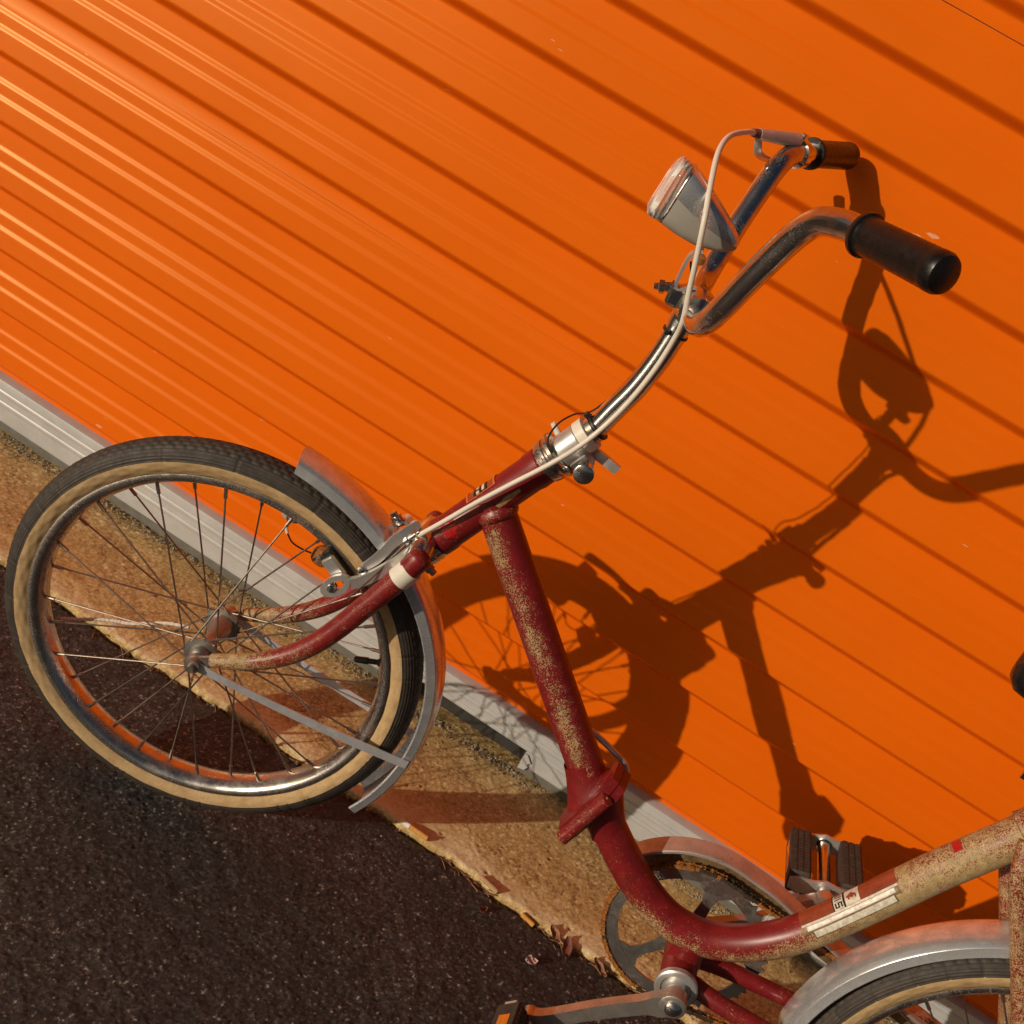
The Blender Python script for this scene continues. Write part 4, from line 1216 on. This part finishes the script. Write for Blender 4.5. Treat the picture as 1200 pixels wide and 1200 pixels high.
def crank(sgn):
    v0 = -0.066 if sgn < 0 else 0.062
    d = -CRD if sgn < 0 else CRD
    perp = np.array([-d[2], 0, d[0]])
    b = BB + np.array([0, v0, 0])
    e = b + d * 0.161 + np.array([0, sgn * (0.016 if sgn < 0 else 0.030), 0])
    P = [b - d * 0.004, b + d * 0.016, b + d * 0.035, b + d * 0.09 + np.array([0, sgn * 0.006, 0]), e - d * 0.022, e]
    arm = strip(spline(np.array(P), 4), np.interp(np.arange(21), [0, 4, 8, 14, 17, 20], [0.026, 0.026, 0.018, 0.0165, 0.018, 0.022]), 0.0125, perp)
    return arm, b, e
for sgn in (-1, 1):
    arm, b, e = crank(sgn)
    ck = part('crank_arm', join(arm, lathe([(-0.010, 0.0), (-0.010, 0.0148), (0.007, 0.0148), (0.008, 0.0130), (0.0082, 0)], b, (0, sgn, 0), 26), lathe([(-0.0075, 0.0), (-0.0075, 0.0125), (0.0075, 0.0125), (0.0078, 0)], e, (0, sgn, 0), 22)), M['crank'], sharp=30)
    part('crank_bolt', lathe([(0, 0.0085), (0.0035, 0.0085), (0.0060, 0.0050), (0.0066, 0)], b + np.array([0, sgn * 0.0080, 0]), (0, sgn, 0), 18), M['chrome_clean'], ck)
    # pedal: spindle sleeve, two end plates, two rubber blocks
    tilt = math.radians(20 if sgn > 0 else -38)
    ex = np.array([math.cos(tilt), 0, math.sin(tilt)]); ez = np.array([-math.sin(tilt), 0, math.cos(tilt)])
    o = e + np.array([0, sgn * 0.012, 0])
    pdl = part('pedal', lathe([(0, 0.0085), (0.010, 0.0090), (0.012, 0.0078), (0.104, 0.0078), (0.106, 0.0095), (0.116, 0.0095), (0.119, 0.0060), (0.1195, 0)], o, (0, sgn, 0), 20), M['chrome'])
    for dd in (0.011, 0.110):
        pl = [(-0.042, -0.007), (-0.034, -0.010), (-0.014, -0.010), (0, -0.014), (0.014, -0.010), (0.034, -0.010), (0.042, -0.007), (0.042, 0.007), (0.034, 0.010), (0.014, 0.010), (0, 0.014), (-0.014, 0.010), (-0.034, 0.010), (-0.042, 0.007)]
        part('end_plate', prism(pl, o + np.array([0, sgn * dd, 0]), ex, ez, 0.0035), M['alu'], pdl)
    for s in (-1, 1):
        c = o + np.array([0, sgn * 0.0605, 0]) + ex * s * 0.031
        part('pedal_reflector', box(c + ex * s * 0.0125, (0.0022, 0.056, 0.014), ex, (0, 1, 0), 0.0004), M['reflector'], pdl)
        # raised tread studs on both faces
        st = []
        for fz in (-1, 1):
            for i in range(3):
                for j in range(15):
                    st.append(box(c + ez * fz * 0.0152 + ex * (i - 1) * 0.0075 + np.array([0, (j - 7) * 0.0061, 0]), (0.0050, 0.0042, 0.0016), ex, (0, 1, 0)))
        part('rubber_block', join(box(c, (0.026, 0.094, 0.030), ex, (0, 1, 0), 0.0022), *st), M['pedal'], pdl)
part('bracket_cup', lathe([(0, 0.0190), (0.001, 0.0238), (0.0075, 0.0242), (0.0090, 0.0225), (0.0092, 0.0175), (0.0065, 0.0165), (0.0065, 0.0120), (0.020, 0.0105), (0.026, 0.0100), (0.0262, 0)], BB + np.array([0, -0.0365, 0]), (0, -1, 0), 36), M['alu'])
part('bottom_axle', rod(BB + np.array([0, -0.070, 0]), BB + np.array([0, 0.062, 0]), 0.0088, 18), M['steel'])

# ---- chain
C1, R1 = np.array([BB[0], BB[2]]), 0.0970
C2, R2 = np.array([RW[0], RW[2]]), 0.0365
def chain_path():
    d = C2 - C1; L = np.linalg.norm(d); base = math.atan2(d[1], d[0])
    off = math.acos((R1 - R2) / L)
    seg = []
    a_top, a_bot = base + off, base - off
    arc1 = [C1 + R1 * np.array([math.cos(a), math.sin(a)]) for a in np.linspace(a_top, a_bot + 2 * math.pi, 140)]
    arc2 = [C2 + R2 * np.array([math.cos(a), math.sin(a)]) for a in np.linspace(a_bot, a_top, 60)]
    P = np.array(arc1 + arc2 + [arc1[0]])
    s = np.concatenate([[0], np.cumsum(np.linalg.norm(np.diff(P, axis=0), axis=1))])
    m = int(round(s[-1] / 0.0127)); m -= m % 2
    q = np.linspace(0, s[-1], m, endpoint=False)
    return np.stack([np.interp(q, s, P[:, 0]), np.interp(q, s, P[:, 1])], 1)
CP = chain_path()
def link_mesh(inner, mat):
    y = 0.0026 if inner else 0.0040
    pl = []
    for t in np.linspace(0, 2 * math.pi, 20, endpoint=False):
        x = 0.00635 * (1 if math.cos(t) > 0 else -1) + 0.0040 * math.cos(t)
        z = 0.0044 * math.sin(t) * (1.0 if abs(math.cos(t)) > 0.35 else 0.55)
        pl.append((x, z))
    g = [prism(pl, (0, s * y, 0), (1, 0, 0), (0, 0, 1), 0.0010) for s in (-1, 1)]
    g.append(lathe([(-y - 0.0012, 0.0), (-y - 0.0012, 0.0022), (y + 0.0012, 0.0022), (y + 0.0012, 0)], (0.00635, 0, 0), (0, 1, 0), 10))
    return mesh_of('chain_link', join(*g), mat)
links = {(i, r): link_mesh(i, M['rust'] if r else M['chainsteel']) for i in (0, 1) for r in (0, 1)}
chain = bpy.data.objects.new('chain', None); COL.objects.link(chain); chain.parent = bike
for k in range(len(CP)):
    a, b = CP[k], CP[(k + 1) % len(CP)]
    mid = (a + b) / 2; d = b - a
    ang = math.atan2(d[1], d[0])
    pos = math.degrees(math.atan2(mid[1] - C1[1], mid[0] - C1[0]))
    rusty = 1 if (pos > 120 or pos < -100 or 20 < pos < 62) and random.random() < 0.9 else int(random.random() < 0.25)
    o = link('chain_link', links[(k % 2, rusty)], chain)
    o.matrix_local = Matrix.Translation((mid[0], CR_V, mid[1])) @ Matrix.Rotation(-ang, 4, 'Y')
# rear sprocket
part('rear_sprocket', lathe([(-0.0012, 0.0), (-0.0012, 0.0352), (0.0012, 0.0352), (0.0012, 0)], RW + np.array([0, CR_V, 0]), (0, 1, 0), 36), M['steel'])

# ---- chain guard: curved channel over the front of the chain, running back above it
gp = [BB[[0, 2]] + 0.1230 * np.array([math.cos(a), math.sin(a)]) for a in np.radians(np.linspace(153, 84, 22))]
gp += [np.array([0.700, 0.3350]), np.array([0.735, 0.3270]), np.array([0.800, 0.3130]), np.array([0.900, 0.2980]), np.array([1.000, 0.2860])]
gp = spline(np.array([(p[0], 0, p[1]) for p in gp]), 2)
Tg, _, _ = frames(gp)
Ng = np.stack([-Tg[:, 2], Tg[:, 1] * 0, Tg[:, 0]], 1)
Ng *= np.sign(Ng[:, 2:3] + 1e-9)
Ng[:8] = (gp[:8] - BB) / np.linalg.norm(gp[:8] - BB, axis=1)[:, None]; Ng[:, 1] = 0
sec = [(0.0340, -0.0035), (0.0340, -0.0010), (0.0352, 0.0), (0.0590, 0.0030), (0.0640, 0.0), (0.0640, -0.0350), (0.0630, -0.0350), (0.0630, -0.0008), (0.0588, 0.0018), (0.0365, -0.0012), (0.0352, -0.0020), (0.0352, -0.0035)]
m = len(sec)
Vg = np.array([gp[i] + np.array([0, v, 0]) + Ng[i] * q for i in range(len(gp)) for v, q in sec])
Fq = [(i * m + j, (i + 1) * m + j, (i + 1) * m + (j + 1) % m, i * m + (j + 1) % m) for i in range(len(gp) - 1) for j in range(m)]
h = m // 2
for i in (0, len(gp) - 1):
    for j in range(h - 1):
        Fq.append((i * m + j, i * m + j + 1, i * m + m - 2 - j, i * m + m - 1 - j))
cg = part('chain_guard', (Vg, Fq), M['guard'], sharp=30)
part('guard_lining', strip(gp + np.array([0, 0.0620, 0]) - Ng * 0.0180, 0.0310, 0.0008, Ng), M['grime'], cg)

# ---- seat post, clamp and saddle
sp0, sp1 = np.array([0.8640, 0, 0.6330]), np.array([0.8980, 0, 0.7080])
part('seat_post', rod(sp0 - (sp1 - sp0) * 0.1, sp1, 0.0128, 22), M['chrome'])
kd = (sp1 - sp0) / np.linalg.norm(sp1 - sp0)
sc_ = part('seat_clamp', lathe([(0, 0.0205), (0.001, 0.0240), (0.020, 0.0240), (0.021, 0.0140)], sp0 - kd * 0.012, kd, 28), M['chrome'])
part('clamp_lever', strip(spline([(0.8420, -0.030, 0.6420), (0.8250, -0.038, 0.6460), (0.8000, -0.040, 0.6440), (0.7765, -0.040, 0.6430)], 5), 0.010, 0.005, (0.2, 0, 1)), M['chrome_clean'], sc_)
def saddle_mesh():
    us = np.concatenate([[0.0, 0.004, 0.012], np.linspace(0.03, 0.24, 18), [0.252, 0.260, 0.264]])
    V = []
    nA = 26
    for x in us:
        t = x / 0.264
        hw = 0.024 + 0.062 * sstep((t - 0.32) / 0.45)
        end = min(1.0, math.sqrt(max(0.0, 1 - max(0, (0.016 - x) / 0.016) ** 2)), math.sqrt(max(0.0, 1 - max(0, (x - 0.240) / 0.0245) ** 2)) if x > 0.240 else 1.0)
        hw = max(0.002, hw * end)
        top = 0.018 - 0.010 * math.sin(math.pi * min(1, t * 1.1)) + 0.012 * float(sstep((t - 0.7) / 0.3))
        dep = 0.040 + 0.012 * float(sstep((t - 0.4) / 0.4))
        for a in np.linspace(0, 2 * math.pi, nA, endpoint=False):
            ca, sa = math.cos(a), math.sin(a)
            w = top * end + (0.0 if sa > 0 else dep * end * sa) + (0.010 * end * sa if sa > 0 else 0)
            V.append((0.7215 + x, hw * math.copysign(abs(ca) ** 0.75, ca), 0.7200 + w))
    nu = len(us)
    F = [(i * nA + j, i * nA + (j + 1) % nA, (i + 1) * nA + (j + 1) % nA, (i + 1) * nA + j) for i in range(nu - 1) for j in range(nA)]
    F += [tuple(reversed(range(nA))), tuple((nu - 1) * nA + j for j in range(nA))]
    return np.array(V), F
sd = part('saddle', saddle_mesh(), M['leather'], sharp=60)
for sgn in (-1, 1):
    part('saddle_rail', tube(spline([(0.741, sgn * 0.010, 0.706), (0.796, sgn * 0.020, 0.696), (0.886, sgn * 0.024, 0.696), (0.946, sgn * 0.045, 0.706)], 5), 0.0035, 10), M['chrome'], sd)
part('saddle_clamp', box((0.8950, 0, 0.7000), (0.040, 0.056, 0.020), (1, 0, 0), (0, 1, 0), 0.003), M['steel'], sd)

# ------------------------------------------------------------------ litter along the joint
def butt(x, y, yaw, L, r, frac, mf, mp, label, z=0.004, tilt=0.06):
    o = bpy.data.objects.new('cigarette_butt', None)
    COL.objects.link(o)
    o.location = (x, y, z); o.rotation_euler = (0, tilt, yaw)
    tag(o, label, 'cigarette butt', 'cigarette butts along the concrete edge')
    def cyl(x0, x1, rr, wob):
        st = np.linspace(x0, x1, 7)
        V, F = tube([(s, wob * math.sin(s * 300), wob * math.cos(s * 210)) for s in st], rr * (1 - 0.05 * np.cos(st * 400)), 14, ell=0.88)
        return V, F
    link('filter', mesh_of('filter', cyl(-L / 2, -L / 2 + L * frac, r, 0.0001), mf), o)
    if frac < 1:
        link('paper_end', mesh_of('paper_end', cyl(-L / 2 + L * frac, L / 2, r * 0.97, 0.0002), mp), o)
    return o
butt(0.3145, 0.1890, math.radians(176), 0.0410, 0.0040, 0.72, M['filter'], M['paper'], 'cigarette butt with a clean white end and orange filter, near the fender tip', 0.0055)
butt(0.4390, 0.1830, math.radians(-16), 0.0300, 0.0040, 1.0, M['filter_old'], M['paper'], 'weathered tan cigarette butt, all filter, midway along the concrete edge', 0.0045, -0.05)
butt(0.5065, 0.1735, math.radians(-8), 0.0210, 0.0036, 1.0, M['filter'], M['paper'], 'short orange cigarette filter half sunk in the joint near the dry leaves', 0.0000, 0.1)

def leaf(name, x, y, z, yaw, L, wd, curl, m, label, cat, group=None):
    nu, nv = 9, 7
    V = []
    for i in range(nu):
        t = i / (nu - 1)
        hw = wd / 2 * math.sin(math.pi * min(1, 0.06 + t * 0.94)) ** 0.8
        for j in range(nv):
            s = j / (nv - 1) * 2 - 1
            V.append((L * (t - 0.5), hw * s, curl * (s * s + 0.6 * (2 * t - 1) ** 2) + 0.0015 * math.sin(t * 11 + s * 3)))
    V = np.array(V)
    Ff = [tuple(int(k) for k in q) for q in grid_faces(nu, nv)]
    nV = len(V)
    low = V - np.array([0, 0, 0.0004])
    F = Ff + [tuple(k + nV for k in reversed(q)) for q in Ff]
    bd_ = [j for j in range(nv)] + [i * nv + nv - 1 for i in range(1, nu)] + [(nu - 1) * nv + j for j in reversed(range(nv - 1))] + [i * nv for i in reversed(range(1, nu - 1))]
    F += [(bd_[k], bd_[k] + nV, bd_[(k + 1) % len(bd_)] + nV, bd_[(k + 1) % len(bd_)]) for k in range(len(bd_))]
    o = link(name, mesh_of(name, (np.concatenate([V, low]), F), m))
    o.location = (x, y, z); o.rotation_euler = (0.2, 0.15, yaw)
    return tag(o, label, cat, group)
leaf('dry_leaf', 0.5480, 0.1765, 0.0015, math.radians(-40), 0.026, 0.012, 0.0035, M['leaf'], 'curled pale brown leaf in the joint, left of the reddish leaf', 'leaf', 'dry leaves in the joint')
leaf('dry_leaf', 0.5700, 0.1680, 0.0015, math.radians(-75), 0.034, 0.013, 0.0035, M['scrap_red'], 'reddish dry leaf folded on the asphalt beside the concrete edge', 'leaf', 'dry leaves in the joint')
leaf('dry_leaf', 0.6200, 0.1720, 0.0010, math.radians(-30), 0.028, 0.010, 0.004, M['leaf'], 'thin brown leaf in the joint just left of the chainring', 'leaf', 'dry leaves in the joint')
leaf('paper_scrap', 0.5319, 0.1150, 0.0025, math.radians(30), 0.018, 0.013, 0.002, M['scrap'], 'small pale pink scrap lying alone on the asphalt', 'scrap')
leaf('red_scrap', 0.4466, 0.1418, 0.0015, math.radians(60), 0.014, 0.010, 0.002, M['scrap_red'], 'tiny dull red scrap on the asphalt below the tan butt', 'scrap')

def pebble(r):
    a = np.linspace(0, 2 * math.pi, 6, endpoint=False)
    V = [(0, 0, r * 0.7)] + [(r * random.uniform(0.7, 1.2) * math.cos(t), r * random.uniform(0.7, 1.2) * math.sin(t), r * random.uniform(-0.1, 0.3)) for t in a] + [(0, 0, -r * 0.6)]
    F = [(0, 1 + k, 1 + (k + 1) % 6) for k in range(6)] + [(7, 1 + (k + 1) % 6, 1 + k) for k in range(6)]
    return np.array(V), F
gs = []
for _ in range(2300):
    x = random.uniform(-0.85, 1.25)
    v, f = pebble(abs(random.gauss(0.0011, 0.0007)) + 0.0004)
    y = WALL_Y - 0.020 - abs(random.gauss(0, 0.012))
    gs.append((v + np.array([x, y, 0.0032]), f))
for _ in range(420):
    x = random.uniform(-0.6, 0.8)
    v, f = pebble(abs(random.gauss(0.0012, 0.0008)) + 0.0004)
    y = float(edge_line(x)) - 0.003 - abs(random.gauss(0, 0.006))
    gs.append((v + np.array([x, y, -0.006]), f))
tag(link('grit', mesh_of('grit', join(*gs), M['grit'])), 'loose grit along the rail and the concrete joint', 'grit', kind='stuff')
# dry twigs and stalks lying in the joint
tw = []
for _ in range(90):
    x = random.choice([random.uniform(0.36, 0.44), random.uniform(0.52, 0.70), random.uniform(-0.35, 0.7)])
    y = float(edge_line(x)) - random.uniform(0.0, 0.010)
    a = random.uniform(-1.2, 0.6); L = random.uniform(0.006, 0.022)
    d = np.array([math.cos(a), math.sin(a), random.uniform(-0.1, 0.35)]) * L
    p = np.array([x, y, -0.004])
    tw.append(tube([p, p + d * 0.5 + np.array([0, 0, 0.001]), p + d], random.uniform(0.0004, 0.0009), 5))
tag(link('plant_debris', mesh_of('plant_debris', join(*tw), M['leaf'])), 'dry stalks and bits of plant lying in the joint', 'debris', kind='stuff')
